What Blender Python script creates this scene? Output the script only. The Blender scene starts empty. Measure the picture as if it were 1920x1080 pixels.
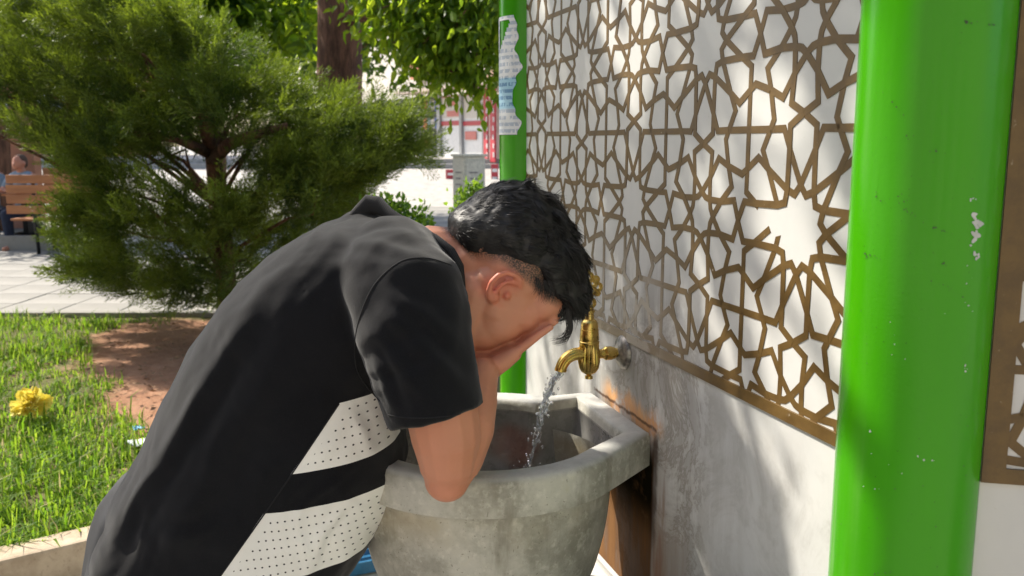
import bpy, bmesh, math, random
import numpy as np
from mathutils import Vector, Matrix, Quaternion, noise as mnoise

# ------------------------------------------------------------------ camera, sky, sun, exposure
sc = bpy.context.scene
col = sc.collection
CAM_H = 1.5
FPX = 1723.0                                   # focal length in pixels of a 1920 wide picture
TAU = math.atan(276 / FPX)                     # camera looks down by about nine degrees
cd = bpy.data.cameras.new('camera'); cam = bpy.data.objects.new('camera', cd); col.objects.link(cam)
cam.location = (0, 0, CAM_H); cam.rotation_euler = (math.pi / 2 - TAU, 0, 0)
cd.sensor_width = 36; cd.lens = 36 * FPX / 1920; cd.clip_start = 0.02; cd.clip_end = 500
cd.dof.use_dof = True; cd.dof.focus_distance = 1.5; cd.dof.aperture_fstop = 9.0
sc.camera = cam

SUN_AZ = Vector((-0.84, 0.54, 0)).normalized(); SUN_EL = math.radians(47)
SUN = (SUN_AZ * math.cos(SUN_EL) + Vector((0, 0, math.sin(SUN_EL)))).normalized()
w = bpy.data.worlds.new('World'); sc.world = w; w.use_nodes = True
nt = w.node_tree; bg = nt.nodes['Background']
sky = nt.nodes.new('ShaderNodeTexSky'); sky.sky_type = 'NISHITA'; sky.sun_disc = False
sky.sun_elevation = SUN_EL; sky.sun_rotation = math.atan2(SUN_AZ.x, SUN_AZ.y)
sky.air_density = 1.0; sky.dust_density = 2.0
nt.links.new(sky.outputs[0], bg.inputs[0]); bg.inputs[1].default_value = 0.12
sd = bpy.data.lights.new('sun', 'SUN'); sd.energy = 4.2; sd.angle = math.radians(0.53); sd.color = (1, 0.93, 0.81)
so = bpy.data.objects.new('sun', sd); col.objects.link(so)
so.rotation_euler = (-SUN).to_track_quat('-Z', 'Y').to_euler(); so.location = SUN * 30
sc.view_settings.view_transform = 'Standard'; sc.view_settings.look = 'None'
sc.view_settings.exposure = 1.12; sc.view_settings.gamma = 1
sc.render.engine = 'CYCLES'
sc.cycles.use_denoising = True
sc.cycles.max_bounces = 8; sc.cycles.transparent_max_bounces = 8

# ------------------------------------------------------------------ helpers
rng = np.random.default_rng(7); random.seed(7)
_c, _s = math.cos(TAU), math.sin(TAU)
def ray(x, y):
    u, v = (x - 960) / FPX, (540 - y) / FPX
    return Vector((u, _c + v * _s, -_s + v * _c))
def at(x, y, Y):                                # a point of the place at depth Y
    r = ray(x, y); return Vector((0, 0, CAM_H)) + r * (Y / r.y)
def onz(x, y, z):                               # a point of the place at height z
    r = ray(x, y); return Vector((0, 0, CAM_H)) + r * ((z - CAM_H) / r.z)

class V:                                        # shader arithmetic
    def __init__(s, nt, sock): s.nt = nt; s.k = sock
    def _m(s, op, o=None, c=None):
        n = s.nt.nodes.new('ShaderNodeMath'); n.operation = op
        for i, q in enumerate((s, o, c)):
            if q is None: continue
            if isinstance(q, V): s.nt.links.new(q.k, n.inputs[i])
            else: n.inputs[i].default_value = q
        return V(s.nt, n.outputs[0])
    def __add__(s, o): return s._m('ADD', o)
    def __sub__(s, o): return s._m('SUBTRACT', o)
    def __mul__(s, o): return s._m('MULTIPLY', o)
    def __truediv__(s, o): return s._m('DIVIDE', o)
    def abs(s): return s._m('ABSOLUTE')
    def frac(s): return s._m('FRACT')
    def mx(s, o): return s._m('MAXIMUM', o)
    def mn(s, o): return s._m('MINIMUM', o)
    def gt(s, o): return s._m('GREATER_THAN', o)
    def lt(s, o): return s._m('LESS_THAN', o)
    def pw(s, o): return s._m('POWER', o)
    def inv(s): return s * -1.0 + 1.0
    def ss(s, a, b):                            # smooth step from a to b
        n = s.nt.nodes.new('ShaderNodeMapRange'); n.interpolation_type = 'SMOOTHSTEP'
        s.nt.links.new(s.k, n.inputs[0]); n.inputs[1].default_value = a; n.inputs[2].default_value = b
        if a > b:
            n.inputs[1].default_value = b; n.inputs[2].default_value = a; n.inputs[3].default_value = 1; n.inputs[4].default_value = 0
        return V(s.nt, n.outputs[0])
class Mat:
    def __init__(s, name):
        s.m = bpy.data.materials.new(name); s.m.use_nodes = True; s.nt = s.m.node_tree
        s.b = s.nt.nodes['Principled BSDF']; s.out = s.nt.nodes['Material Output']
        s._tc = None
    def tc(s, kind='Object'):
        if not s._tc: s._tc = s.nt.nodes.new('ShaderNodeTexCoord')
        return s._tc.outputs[kind]
    def xyz(s):
        n = s.nt.nodes.new('ShaderNodeSeparateXYZ'); s.nt.links.new(s.tc(), n.inputs[0])
        return [V(s.nt, o) for o in n.outputs]
    def noise(s, scale, detail=4, rough=.55, stretch=(1, 1, 1), off=(0, 0, 0), dist=0, coord=None):
        mp = s.nt.nodes.new('ShaderNodeMapping'); mp.inputs['Scale'].default_value = stretch; mp.inputs['Location'].default_value = off
        s.nt.links.new(coord or s.tc(), mp.inputs[0])
        n = s.nt.nodes.new('ShaderNodeTexNoise'); n.inputs['Scale'].default_value = scale; n.inputs['Detail'].default_value = detail
        n.inputs['Roughness'].default_value = rough; n.inputs['Distortion'].default_value = dist
        s.nt.links.new(mp.outputs[0], n.inputs[0]); return V(s.nt, n.outputs[0])
    def vor(s, scale, stretch=(1, 1, 1), feature='F1'):
        mp = s.nt.nodes.new('ShaderNodeMapping'); mp.inputs['Scale'].default_value = stretch
        s.nt.links.new(s.tc(), mp.inputs[0])
        n = s.nt.nodes.new('ShaderNodeTexVoronoi'); n.feature = feature; n.inputs['Scale'].default_value = scale
        s.nt.links.new(mp.outputs[0], n.inputs[0]); return V(s.nt, n.outputs[0])
    def mix(s, fac, a, b):
        n = s.nt.nodes.new('ShaderNodeMix'); n.data_type = 'RGBA'
        if isinstance(fac, V): s.nt.links.new(fac.k, n.inputs[0])
        else: n.inputs[0].default_value = fac
        for q, i in ((a, 6), (b, 7)):
            if isinstance(q, V): s.nt.links.new(q.k, n.inputs[i])
            else: n.inputs[i].default_value = (*q, 1)
        return V(s.nt, n.outputs[2])
    def set(s, key, v):
        i = s.b.inputs[key]
        if isinstance(v, V): s.nt.links.new(v.k, i)
        elif isinstance(v, tuple): i.default_value = (*v, 1) if len(v) == 3 and i.type == 'RGBA' else v
        else: i.default_value = v
        return s
    def bump(s, h, strength=.3, dist=.002):
        n = s.nt.nodes.new('ShaderNodeBump'); n.inputs['Strength'].default_value = strength; n.inputs['Distance'].default_value = dist
        s.nt.links.new(h.k, n.inputs['Height']); s.nt.links.new(n.outputs[0], s.b.inputs['Normal']); return s
    def attr(s, name):
        n = s.nt.nodes.new('ShaderNodeAttribute'); n.attribute_name = name; return V(s.nt, n.outputs['Fac'])
    def leafy(s, colour, trans, amount=.45):     # thin leaf: light also comes through it
        t = s.nt.nodes.new('ShaderNodeBsdfTranslucent'); m = s.nt.nodes.new('ShaderNodeMixShader')
        for q, i in ((trans, t.inputs[0]),):
            if isinstance(q, V): s.nt.links.new(q.k, i)
            else: i.default_value = (*q, 1)
        m.inputs[0].default_value = amount
        s.set('Base Color', colour)
        s.nt.links.new(s.b.outputs[0], m.inputs[1]); s.nt.links.new(t.outputs[0], m.inputs[2]); s.nt.links.new(m.outputs[0], s.out.inputs[0])
        return s
def plain(name, c, rough=.6, metal=0.0, var=.12, scale=30, spec=None, bump=0):
    m = Mat(name); n = m.noise(scale, 5)
    d = tuple(x * (1 - var * 1.6) for x in c); e = tuple(min(1, x * (1 + var)) for x in c)
    m.set('Base Color', m.mix(n.ss(.3, .7), d, e)).set('Roughness', rough).set('Metallic', metal)
    if spec is not None: m.set('Specular IOR Level', spec)
    if bump: m.bump(n, bump)
    return m.m

def mesh_np(name, verts, faces, mat=None, parent=None, smooth=False, attr=None):
    verts = np.asarray(verts, dtype=np.float32).reshape(-1, 3)
    me = bpy.data.meshes.new(name)
    me.vertices.add(len(verts)); me.vertices.foreach_set('co', verts.ravel())
    if isinstance(faces, np.ndarray):
        k = faces.shape[1]; nf = len(faces)
        me.loops.add(nf * k); me.loops.foreach_set('vertex_index', faces.astype(np.int32).ravel())
        me.polygons.add(nf); me.polygons.foreach_set('loop_start', np.arange(0, nf * k, k, dtype=np.int32))
    else:
        tot = [len(f) for f in faces]
        me.loops.add(sum(tot)); me.loops.foreach_set('vertex_index', np.fromiter((i for f in faces for i in f), dtype=np.int32))
        me.polygons.add(len(faces)); me.polygons.foreach_set('loop_start', np.concatenate(([0], np.cumsum(tot)[:-1])).astype(np.int32))
    me.update(calc_edges=True); me.validate()
    me.polygons.foreach_set('use_smooth', np.full(len(me.polygons), bool(smooth)))
    if attr:
        for k, v in attr.items():
            a = me.attributes.new(k, 'FLOAT', 'POINT'); a.data.foreach_set('value', np.asarray(v, dtype=np.float32))
    return link(name, me, mat, parent)
def link(name, me, mat=None, parent=None):
    o = bpy.data.objects.new(name, me); col.objects.link(o)
    if mat and me is not None and not me.materials: me.materials.append(mat)
    if parent: o.parent = parent
    return o
def empty(name, loc=(0, 0, 0), rz=0):
    o = bpy.data.objects.new(name, None); col.objects.link(o); o.location = loc; o.rotation_euler = (0, 0, rz); o.empty_display_size = .1
    return o
def tag(o, label=None, cat=None, group=None, kind=None):
    if label: o['label'] = label
    if cat: o['category'] = cat
    if group: o['group'] = group
    if kind: o['kind'] = kind
    return o
class MB:                                        # collects shapes for one mesh
    def __init__(s): s.v = []; s.f = []
    def add(s, vs, fs):
        o = len(s.v); s.v += [tuple(p) for p in vs]; s.f += [tuple(i + o for i in f) for f in fs]; return s
    def box(s, c, d, rot=None, bev=0):
        c = Vector(c); h = [x / 2 for x in d]
        if bev:
            bm = bmesh.new(); bmesh.ops.create_cube(bm, size=1)
            for v in bm.verts: v.co = Vector((v.co.x * d[0], v.co.y * d[1], v.co.z * d[2]))
            bmesh.ops.bevel(bm, geom=bm.edges[:], offset=bev, segments=2, affect='EDGES', profile=.6)
            bm.verts.index_update()
            vs = [v.co.copy() for v in bm.verts]; fs = [[v.index for v in f.verts] for f in bm.faces]; bm.free()
        else:
            vs = [Vector((x * h[0], y * h[1], z * h[2])) for x in (-1, 1) for y in (-1, 1) for z in (-1, 1)]
            fs = [(0, 1, 3, 2), (4, 6, 7, 5), (0, 4, 5, 1), (2, 3, 7, 6), (0, 2, 6, 4), (1, 5, 7, 3)]
        if rot: vs = [rot @ v for v in vs]
        return s.add([v + c for v in vs], fs)
    def tube(s, pts, rad, seg=10, caps=True, flat=None):
        pts = [Vector(p) for p in pts]; n = len(pts)
        if not hasattr(rad, '__len__'): rad = [rad] * n
        up = None; vs = []; fs = []
        for i, p in enumerate(pts):
            d = (pts[min(i + 1, n - 1)] - pts[max(i - 1, 0)]).normalized()
            if up is None: up = d.orthogonal().normalized()
            up = (up - d * up.dot(d)).normalized(); sd_ = d.cross(up)
            for k in range(seg):
                a = 2 * math.pi * k / seg
                q = up * math.cos(a) * rad[i] + sd_ * math.sin(a) * rad[i]
                if flat is not None: q = q - flat[0] * q.dot(flat[0]) * (1 - flat[1])
                vs.append(p + q)
        for i in range(n - 1):
            for k in range(seg):
                k2 = (k + 1) % seg
                fs.append((i * seg + k, i * seg + k2, (i + 1) * seg + k2, (i + 1) * seg + k))
        if caps: fs.append(tuple(range(seg))[::-1]); fs.append(tuple((n - 1) * seg + k for k in range(seg)))
        return s.add(vs, fs)
    def lathe(s, prof, seg=32, o=(0, 0, 0), axis=None, ang=2 * math.pi):
        o = Vector(o); q = Vector((0, 0, 1)).rotation_difference(Vector(axis)) if axis is not None else Quaternion()
        vs = []; fs = []; n = len(prof)
        for k in range(seg):
            a = ang * k / seg
            for r, z in prof: vs.append(o + q @ Vector((r * math.cos(a), r * math.sin(a), z)))
        for k in range(seg):
            k2 = (k + 1) % seg
            for i in range(n - 1): fs.append((k * n + i, k2 * n + i, k2 * n + i + 1, k * n + i + 1))
        return s.add(vs, fs)
    def rings(s, rings, caps=True):
        n = len(rings[0]); vs = [p for r in rings for p in r]; fs = []
        for i in range(len(rings) - 1):
            for k in range(n):
                k2 = (k + 1) % n; fs.append((i * n + k, i * n + k2, (i + 1) * n + k2, (i + 1) * n + k))
        if caps: fs.append(tuple(range(n))[::-1]); fs.append(tuple((len(rings) - 1) * n + k for k in range(n)))
        return s.add(vs, fs)
    def ell(s, c, r, axes=None, seg=20, rin=12):
        c = Vector(c); ax = axes or (Vector((1, 0, 0)), Vector((0, 1, 0)), Vector((0, 0, 1)))
        rr = []
        for i in range(rin + 1):
            t = math.pi * (i + .02 * (i == 0) - .02 * (i == rin)) / rin
            rr.append([c + ax[0] * r[0] * math.sin(t) * math.cos(2 * math.pi * k / seg) + ax[1] * r[1] * math.sin(t) * math.sin(2 * math.pi * k / seg) + ax[2] * r[2] * math.cos(t) for k in range(seg)])
        return s.rings(rr)
    def cap(s, p, q, r1, r2=None, seg=14):        # capsule that tapers
        p, q = Vector(p), Vector(q); r2 = r1 if r2 is None else r2
        d = (q - p).normalized(); pts = []; rad = []
        for i in range(5): a = math.pi / 2 * i / 5; pts.append(p - d * r1 * math.cos(a)); rad.append(max(r1 * math.sin(a), r1 * .05))
        pts.append(p); rad.append(r1); pts.append(q); rad.append(r2)
        for i in range(4, -1, -1): a = math.pi / 2 * i / 5; pts.append(q + d * r2 * math.cos(a)); rad.append(max(r2 * math.sin(a), r2 * .05))
        return s.tube(pts, rad, seg)
    def chain(s, pr):
        for (p, r), (q, r2) in zip(pr[:-1], pr[1:]): s.cap(p, q, r, r2)
        return s
    def build(s, name, mat=None, parent=None, smooth=False):
        return mesh_np(name, s.v, s.f, mat, parent, smooth)
def bevel_shade(o, angle=35):
    me = o.data; me.polygons.foreach_set('use_smooth', np.ones(len(me.polygons), dtype=bool))
    try: me.set_sharp_from_angle(angle=math.radians(angle))
    except Exception: pass
    return o
def fuse(o, voxel, smooth_it=6, fac=.5, sub=0):   # melt overlapping shapes into one skin
    m = o.modifiers.new('r', 'REMESH'); m.mode = 'VOXEL'; m.voxel_size = voxel; m.use_smooth_shade = True
    if smooth_it:
        sm = o.modifiers.new('s', 'SMOOTH'); sm.factor = fac; sm.iterations = smooth_it
    dg = bpy.context.evaluated_depsgraph_get(); dg.update()
    me = bpy.data.meshes.new_from_object(o.evaluated_get(dg)); mats = list(o.data.materials)
    o.modifiers.clear(); old = o.data; o.data = me
    me.materials.clear()
    for q in mats: me.materials.append(q)
    bpy.data.meshes.remove(old)
    me.polygons.foreach_set('use_smooth', np.ones(len(me.polygons), dtype=bool))
    return o
def get_co(o):
    a = np.empty(len(o.data.vertices) * 3, dtype=np.float32); o.data.vertices.foreach_get('co', a); return a.reshape(-1, 3)
def get_no(o):
    a = np.empty(len(o.data.vertices) * 3, dtype=np.float32); o.data.vertices.foreach_get('normal', a); return a.reshape(-1, 3)
def set_co(o, a): o.data.vertices.foreach_set('co', a.astype(np.float32).ravel()); o.data.update()
def lerp(a, b, t): return a + (b - a) * t
# ------------------------------------------------------------------ ground, paving, kerb, raised bed, steps
m = Mat('paving'); x, y, z = m.xyz()
n1 = m.noise(.6, 5); n2 = m.noise(14, 6, .65); n3 = m.noise(70, 4)
c = m.mix(n1.ss(.35, .65), (.205, .195, .175), (.285, .27, .245)); c = m.mix(n2.ss(.5, .8) * .5, c, (.15, .14, .12))
c = m.mix(n3.ss(.6, .75) * .35, c, (.35, .335, .31))
PAVING = m.set('Base Color', c).set('Roughness', .8).bump(n3, .25, .003).m
JOINT = plain('paving_joint', (.34, .32, .285), .9, var=.15, scale=3)
pv = mesh_np('pavement', [(-150, -20, 0), (150, -20, 0), (150, 260, 0), (-150, 260, 0)], [(0, 1, 2, 3)], JOINT)
tag(pv, kind='structure')
slabs = {}
def slab(cx, cy, sx, sy, dz):
    key = (sx, sy)
    if key not in slabs:
        mb = MB().box((0, 0, 0), (sx - .012, sy - .012, .024), bev=.004); slabs[key] = mb.build('paving_slab', PAVING, pv); o = slabs[key]
    else:
        o = slabs[key].copy(); col.objects.link(o); o.parent = pv
    o.location = (cx, cy, dz); return o
rs = random.Random(3)
for ix in range(9):                              # the stretch of paving left of the bush and in front of the bench
    for iy in range(11): slab(-7.6 + ix * .55, 7.55 + iy * .55, .55, .55, .002 + rs.uniform(-.002, .002))
for ix in range(7):                              # the stretch that leads up to the shop steps
    for iy in range(13): slab(-3.1 + ix * .8, 10.0 + iy * .95 + (4.5 if ix < 2 else 0), .8, .95, .002 + rs.uniform(-.002, .002))
for ix in range(6):
    for iy in range(4): slab(-2.2 + ix * .5, 1.15 + iy * .5 - .6, .5, .5, .002 + rs.uniform(-.002, .002))
PLAZA = mesh_np('plaza', [(-40, 14.2, .001), (-3.6, 14.2, .001), (-3.6, 27.9, .001), (-40, 27.9, .001)], [(0, 1, 2, 3)], PAVING); PLAZA.location.z = .003
tag(PLAZA, kind='structure')
STEP = plain('step_stone', (.36, .34, .31), .8, scale=5)
# steps that rise to the shops
st = empty('stone_steps', (0, 28, 0)); tag(st, kind='structure')
for i in range(2):
    MB().box((-14, 2.2 + i * .4 + 6, .38 + i * .15), (40, 12, .76), bev=.012).build('step', STEP, st)
rp = mesh_np('ramp', [(-34, 21, .012), (6, 21, .012), (6, 30.25, .61), (-34, 30.25, .61)], [(0, 1, 2, 3)], STEP); tag(rp, kind='structure')
# kerb along the raised bed
k0 = onz(0, 1052, .15); k1 = onz(190, 1005, .15); kd = (k1 - k0); kd.z = 0; kd.normalize(); kn = Vector((-kd.y, kd.x, 0))
m = Mat('kerb_stone'); n1 = m.noise(9, 6, .65); n2 = m.noise(60, 4)
c = m.mix(n1.ss(.3, .7), (.33, .25, .17), (.50, .40, .29)); c = m.mix(n2.ss(.55, .75) * .5, c, (.22, .16, .11))
KERB = m.set('Base Color', c).set('Roughness', .85).bump(n1 + n2 * .5, .6, .006).m
kerb = empty('kerb', (k0.x, k0.y, 0), math.atan2(kd.y, kd.x)); tag(kerb, kind='structure')
u = -2.6
ks = None
for i in range(14):
    L = .48
    if ks is None:
        ks = MB().box((0, 0, 0), (L - .014, .13, .17), bev=.012).build('kerb_stone', KERB, kerb); o = ks
    else: o = ks.copy(); col.objects.link(o)
    o.parent = kerb; o.location = (u + L / 2 + .07, .065 + rs.uniform(-.004, .004), .065 + rs.uniform(-.004, .004)); o.rotation_euler = (rs.uniform(-.02, .02), rs.uniform(-.008, .008), rs.uniform(-.01, .01)); u += L
# bed of soil
SOILC = onz(300, 700, .11)
SPX = [(135, 655), (225, 606), (330, 596), (520, 598), (900, 600), (900, 980), (420, 900), (330, 862), (250, 815), (195, 755), (165, 705)]
SPOLY = [onz(a_, b_, .1) for a_, b_ in SPX]
def soil_in(x, y):
    c_ = False; n_ = len(SPOLY)
    for i_ in range(n_):
        x1, y1 = SPOLY[i_].x, SPOLY[i_].y; x2, y2 = SPOLY[(i_ + 1) % n_].x, SPOLY[(i_ + 1) % n_].y
        if (y1 > y) != (y2 > y) and x < (x2 - x1) * (y - y1) / (y2 - y1) + x1: c_ = not c_
    return c_
def soil_mask(p):                                # 1 where the earth is bare, ragged along its edge
    j = .22 * mnoise.noise(Vector((p[0] * 3, p[1] * 3, 3.1))); k = .22 * mnoise.noise(Vector((p[0] * 3, p[1] * 3, 8.1)))
    return sum(soil_in(p[0] + j + a_, p[1] + k + b_) for a_, b_ in ((0, 0), (.09, 0), (-.09, 0), (0, .12), (0, -.12))) / 5
NX, NY = 120, 90
vs = []; at_l = []
for j in range(NY + 1):
    for i in range(NX + 1):
        X = -9 + 11.5 * i / NX
        yk = k0.y + kd.y / kd.x * (X - k0.x) + .11
        Y = yk + (7.3 - yk) * j / NY if yk < 7.2 else 7.2 + .1 * j / NY
        zz = .095 + .03 * mnoise.noise(Vector((X * 1.3, Y * 1.3, 0))) + .012 * mnoise.noise(Vector((X * 9, Y * 9, 5)))
        if j in (0, NY): zz = .1
        vs.append((X, Y, zz)); at_l.append(1 - soil_mask((X, Y)))
fs = np.array([(j * (NX + 1) + i, j * (NX + 1) + i + 1, (j + 1) * (NX + 1) + i + 1, (j + 1) * (NX + 1) + i) for j in range(NY) for i in range(NX)])
m = Mat('earth'); n1 = m.noise(5, 6, .65); n2 = m.noise(38, 6, .7); lw = m.attr('lawn')
c = m.mix(n1.ss(.3, .7), (.27, .125, .062), (.40, .21, .12)); c = m.mix(n2.ss(.55, .75), c, (.17, .08, .045))
c = m.mix(lw * .8, c, (.07, .10, .02))
EARTH = m.set('Base Color', c).set('Roughness', .95).bump(n2 + n1, .9, .02).m
bed = mesh_np('flower_bed', vs, fs, EARTH, smooth=True, attr={'lawn': at_l}); tag(bed, kind='structure')
# low back kerb of the bed
kb = empty('back_kerb', (-9, 7.32, 0)); tag(kb, kind='structure')
o0 = None
for i in range(13):
    if o0 is None: o0 = MB().box((0, 0, 0), (.87, .1, .16), bev=.01).build('kerb_stone', PAVING, kb); o = o0
    else: o = o0.copy(); col.objects.link(o); o.parent = kb
    o.location = (.44 + i * .88, 0, .055)
# ------------------------------------------------------------------ the hexagonal fountain kiosk
TH = math.atan2(532, FPX * _c + 276 * _s)
D = Vector((-math.sin(TH), math.cos(TH), 0)); NRM = Vector((-math.cos(TH), -math.sin(TH), 0)); WD = .7
def wl(t, a, z): return D * t - NRM * WD + NRM * a + Vector((0, 0, z))   # wall frame: along, out of, up
kiosk = empty('fountain_kiosk', -NRM * WD, math.atan2(D.y, D.x))
tag(kiosk, 'hexagonal public fountain kiosk of white marble panels between green columns', 'kiosk')
RC, DL, SIDE, T0 = .078, .0328, 1.405, 1.5425
# marble with stains (object coordinates are along, out, up)
def marble(name, stained):
    m = Mat(name); t, a, z = m.xyz()
    n1 = m.noise(2.2, 6, .6, dist=.6); n2 = m.noise(26, 5, .6); n3 = m.noise(150, 3); ns = m.noise(16, 6, .7, stretch=(1, 1, .12)); nb = m.noise(7, 7, .72, dist=.8)
    c = m.mix(n1.ss(.35, .7), (.48, .485, .475), (.57, .565, .545)); c = m.mix(n1.ss(.58, .64) * .25, c, (.42, .42, .41))
    c = m.mix(n2.ss(.62, .76) * .3, c, (.43, .41, .37)); c = m.mix(n3.ss(.68, .74) * .4, c, (.34, .31, .27))
    rough = n2 * .3 + .30; spec = .3
    if stained:
        blotch = nb.ss(.40, .56); streak = ns.ss(.42, .6)
        # lime and grime that run down the wall round and right of the tap
        g = t.ss(1.20, 1.36) * t.ss(1.80, 1.62) * z.ss(1.36, 1.16) * (blotch * .55 + streak * .6).mn(1.0)
        c = m.mix((g * .95).mn(.92), c, (.29, .28, .26))
        g2 = t.ss(.90, 1.25) * z.ss(1.13, 1.10) * (streak * .45 + blotch * .35) * t.ss(2.2, 1.9)
        c = m.mix((g2 * .7).mn(.9), c, (.32, .305, .28))
        g3 = z.ss(1.12, 1.06) * nb.ss(.46, .6) * n2.ss(.35, .6) * t.ss(2.2, 1.9)
        c = m.mix(g3 * .5, c, (.33, .32, .30))
        crust = (nb.ss(.5, .52) * nb.ss(.56, .535)) * t.ss(1.2, 1.3) * t.ss(1.7, 1.6) * z.ss(1.2, 1.1)
        c = m.mix(crust * .55, c, (.20, .18, .15))
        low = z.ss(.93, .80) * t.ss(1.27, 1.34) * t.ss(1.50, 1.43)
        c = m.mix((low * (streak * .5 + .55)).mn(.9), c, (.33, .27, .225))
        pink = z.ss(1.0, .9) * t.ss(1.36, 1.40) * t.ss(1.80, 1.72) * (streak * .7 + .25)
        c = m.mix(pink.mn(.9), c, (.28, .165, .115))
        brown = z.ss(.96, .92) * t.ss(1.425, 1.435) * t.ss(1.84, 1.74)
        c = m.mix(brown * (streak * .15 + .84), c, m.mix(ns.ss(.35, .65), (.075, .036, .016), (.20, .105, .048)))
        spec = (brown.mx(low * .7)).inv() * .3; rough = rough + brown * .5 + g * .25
        moss_shade = z.ss(.76, .86) * z.ss(.97, .93) * t.ss(1.40, 1.435) * t.ss(1.66, 1.58) * (n2.ss(.3, .5) * .4 + .6)  # dark moss under the rim, with the basin's shade painted into it
        c = m.mix(moss_shade, c, (.012, .010, .005))
        rz = (z + (ns - .5) * .12 - 1.0).abs()
        rust = rz.ss(.038, .0) * nb.ss(.36, .55) * t.ss(1.38, 1.43) * t.ss(1.69, 1.62)
        c = m.mix((rust * 1.1).mn(.92), c, m.mix(nb.ss(.4, .6), (.50, .20, .06), (.62, .34, .14)))
        crack = (z + (n2 - .5) * .014 - .994).abs().ss(.005, .001) * t.gt(1.42) * t.lt(1.715) * nb.ss(.36, .46)
        c = m.mix(crack * .85, c, (.07, .028, .012))
        drip = (t + (z - .9) * .02 + (n2 - .5) * .02 - 1.424).abs().ss(.016, .004) * z.ss(1.0, .97) * z.ss(.72, .86)
        c = m.mix(drip * .9, c, (.05, .022, .010))
    m.set('Base Color', c).set('Specular IOR Level', spec).set('Roughness', rough.mn(.9)).bump(n2 * .6 + n3 * .5 + ns * .4, .12, .0015)
    return m.m
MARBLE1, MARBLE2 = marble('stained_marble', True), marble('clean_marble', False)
def bandmat(name, worn):
    m = Mat(name); t, a, z = m.xyz(); n1 = m.noise(30, 5, .65); n2 = m.noise(90, 4, .6); nb = m.noise(7, 7, .72, dist=.8)
    c = m.mix(n1.ss(.3, .7), (.082, .045, .010), (.132, .076, .018)); c = m.mix(n2.ss(.66, .78) * .7, c, (.55, .48, .38))
    if worn:
        g = t.ss(1.20, 1.48) * t.ss(1.95, 1.66) * z.ss(1.42, 1.16)
        c = m.mix(g * .65, c, (.30, .26, .205))
        w_ = t.ss(1.38, 1.46) * t.ss(1.74, 1.64) * z.ss(1.34, 1.20) * nb.ss(.42, .52)
        c = m.mix(w_ * .75, c, (.42, .39, .345))
    m.set('Base Color', c).set('Roughness', n1 * .25 + .35).bump(n2, .2, .001); return m.m
BAND1, BAND2 = bandmat('worn_brown_band', True), bandmat('brown_band', False)
m = Mat('green_paint'); x, y, z = m.xyz()
n1 = m.noise(3, 4, .5, stretch=(1, 1, .25)); n2 = m.noise(40, 6, .7, stretch=(1, 1, .5)); n3 = m.noise(12, 6, .75, dist=1.2); n4 = m.noise(220, 2)
c = m.mix(n1.ss(.3, .7), (.036, .245, .001), (.050, .31, .0015))
c = m.mix(n2.ss(.72, .76) * n3.ss(.5, .6), c, (.02, .035, .012)); c = m.mix(n3.ss(.735, .745), c, (.50, .52, .46))
c = m.mix(n4.ss(.72, .76) * .6, c, (.02, .05, .01))
n5 = m.noise(9, 5, .65, stretch=(1, 1, .06)); n6 = m.noise(3.5, 5, .6)
c = m.mix(n5.ss(.52, .72) * n6.ss(.4, .6) * .35, c, (.17, .33, .08)); c = m.mix(n6.ss(.6, .75) * n2.ss(.5, .6) * .35, c, (.03, .12, .01))
GREEN = m.set('Base Color', c).set('Roughness', n2 * .2 + .13).set('Specular IOR Level', .3).bump(n1 * 3 + n4 * .3 + n6 * 1.5, .16, .003).m
BARE = plain('bare_paint_chip', (.50, .52, .48), .6); SCUFF = plain('dark_scuff', (.03, .05, .02), .6)
# star pattern: twelve-point stars and eight-point stars on a square grid
S = .2585; RR = S / 1.732; P12 = .230 * RR; A8 = S - RR; P8 = .165 * RR; BW = .0101
def strands():
    out = []
    t30 = math.tan(math.radians(29))
    h12 = [(0, RR), (.19 * RR, .895 * RR), (.187 * RR, .698 * RR), (.195 * RR, .338 * RR), (.222 * RR, .222 * RR)]
    s12 = h12 + [(q, p) for p, q in h12[-2::-1]]
    def mir(p):                                  # mirror over the radial at 22.5 degrees
        a = 2 * math.pi / 8; return (p[0] * math.cos(a) + p[1] * math.sin(a), p[0] * math.sin(a) - p[1] * math.cos(a))
    h8 = [(0, A8), (.19 * RR, A8 - .085 * RR), (.163 * RR, .393 * RR), (.170 * RR, .170 * RR), (.189 * RR, .078 * RR)]
    s8 = h8 + [mir(p) for p in h8[-2::-1]]
    rot = lambda p, a: (p[0] * math.cos(a) - p[1] * math.sin(a), p[0] * math.sin(a) + p[1] * math.cos(a))
    for j in range(-2, 6):
        for i in range(-5, 6):
            cx, cz = i * S, j * S
            if (i + j) % 2 == 0:
                for k in range(12): out.append([(cx + q[0], cz + q[1]) for q in (rot(p, k * math.pi / 6) for p in s12)])
                for k in range(4):               # short links through the gap between four stars
                    a = k * math.pi / 2
                    M60 = (.5 * RR, .866 * RR); hc = (S / 2, S / 2)
                    Q = (.449 * RR, .955 * RR); M2 = (.518 * RR, 1.214 * RR)
                    Qm = (Q[1], Q[0]); M2m = (M2[1], M2[0]); M30 = (M60[1], M60[0])
                    for pl in ([M60, hc], [M30, hc], [M60, Q, M2], [M30, Qm, M2m]):
                        out.append([(cx + q[0], cz + q[1]) for q in (rot(p, a) for p in pl)])
            else:
                for k in range(8): out.append([(cx + q[0], cz + q[1]) for q in (rot(p, k * math.pi / 4) for p in s8)])
    return out
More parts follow.
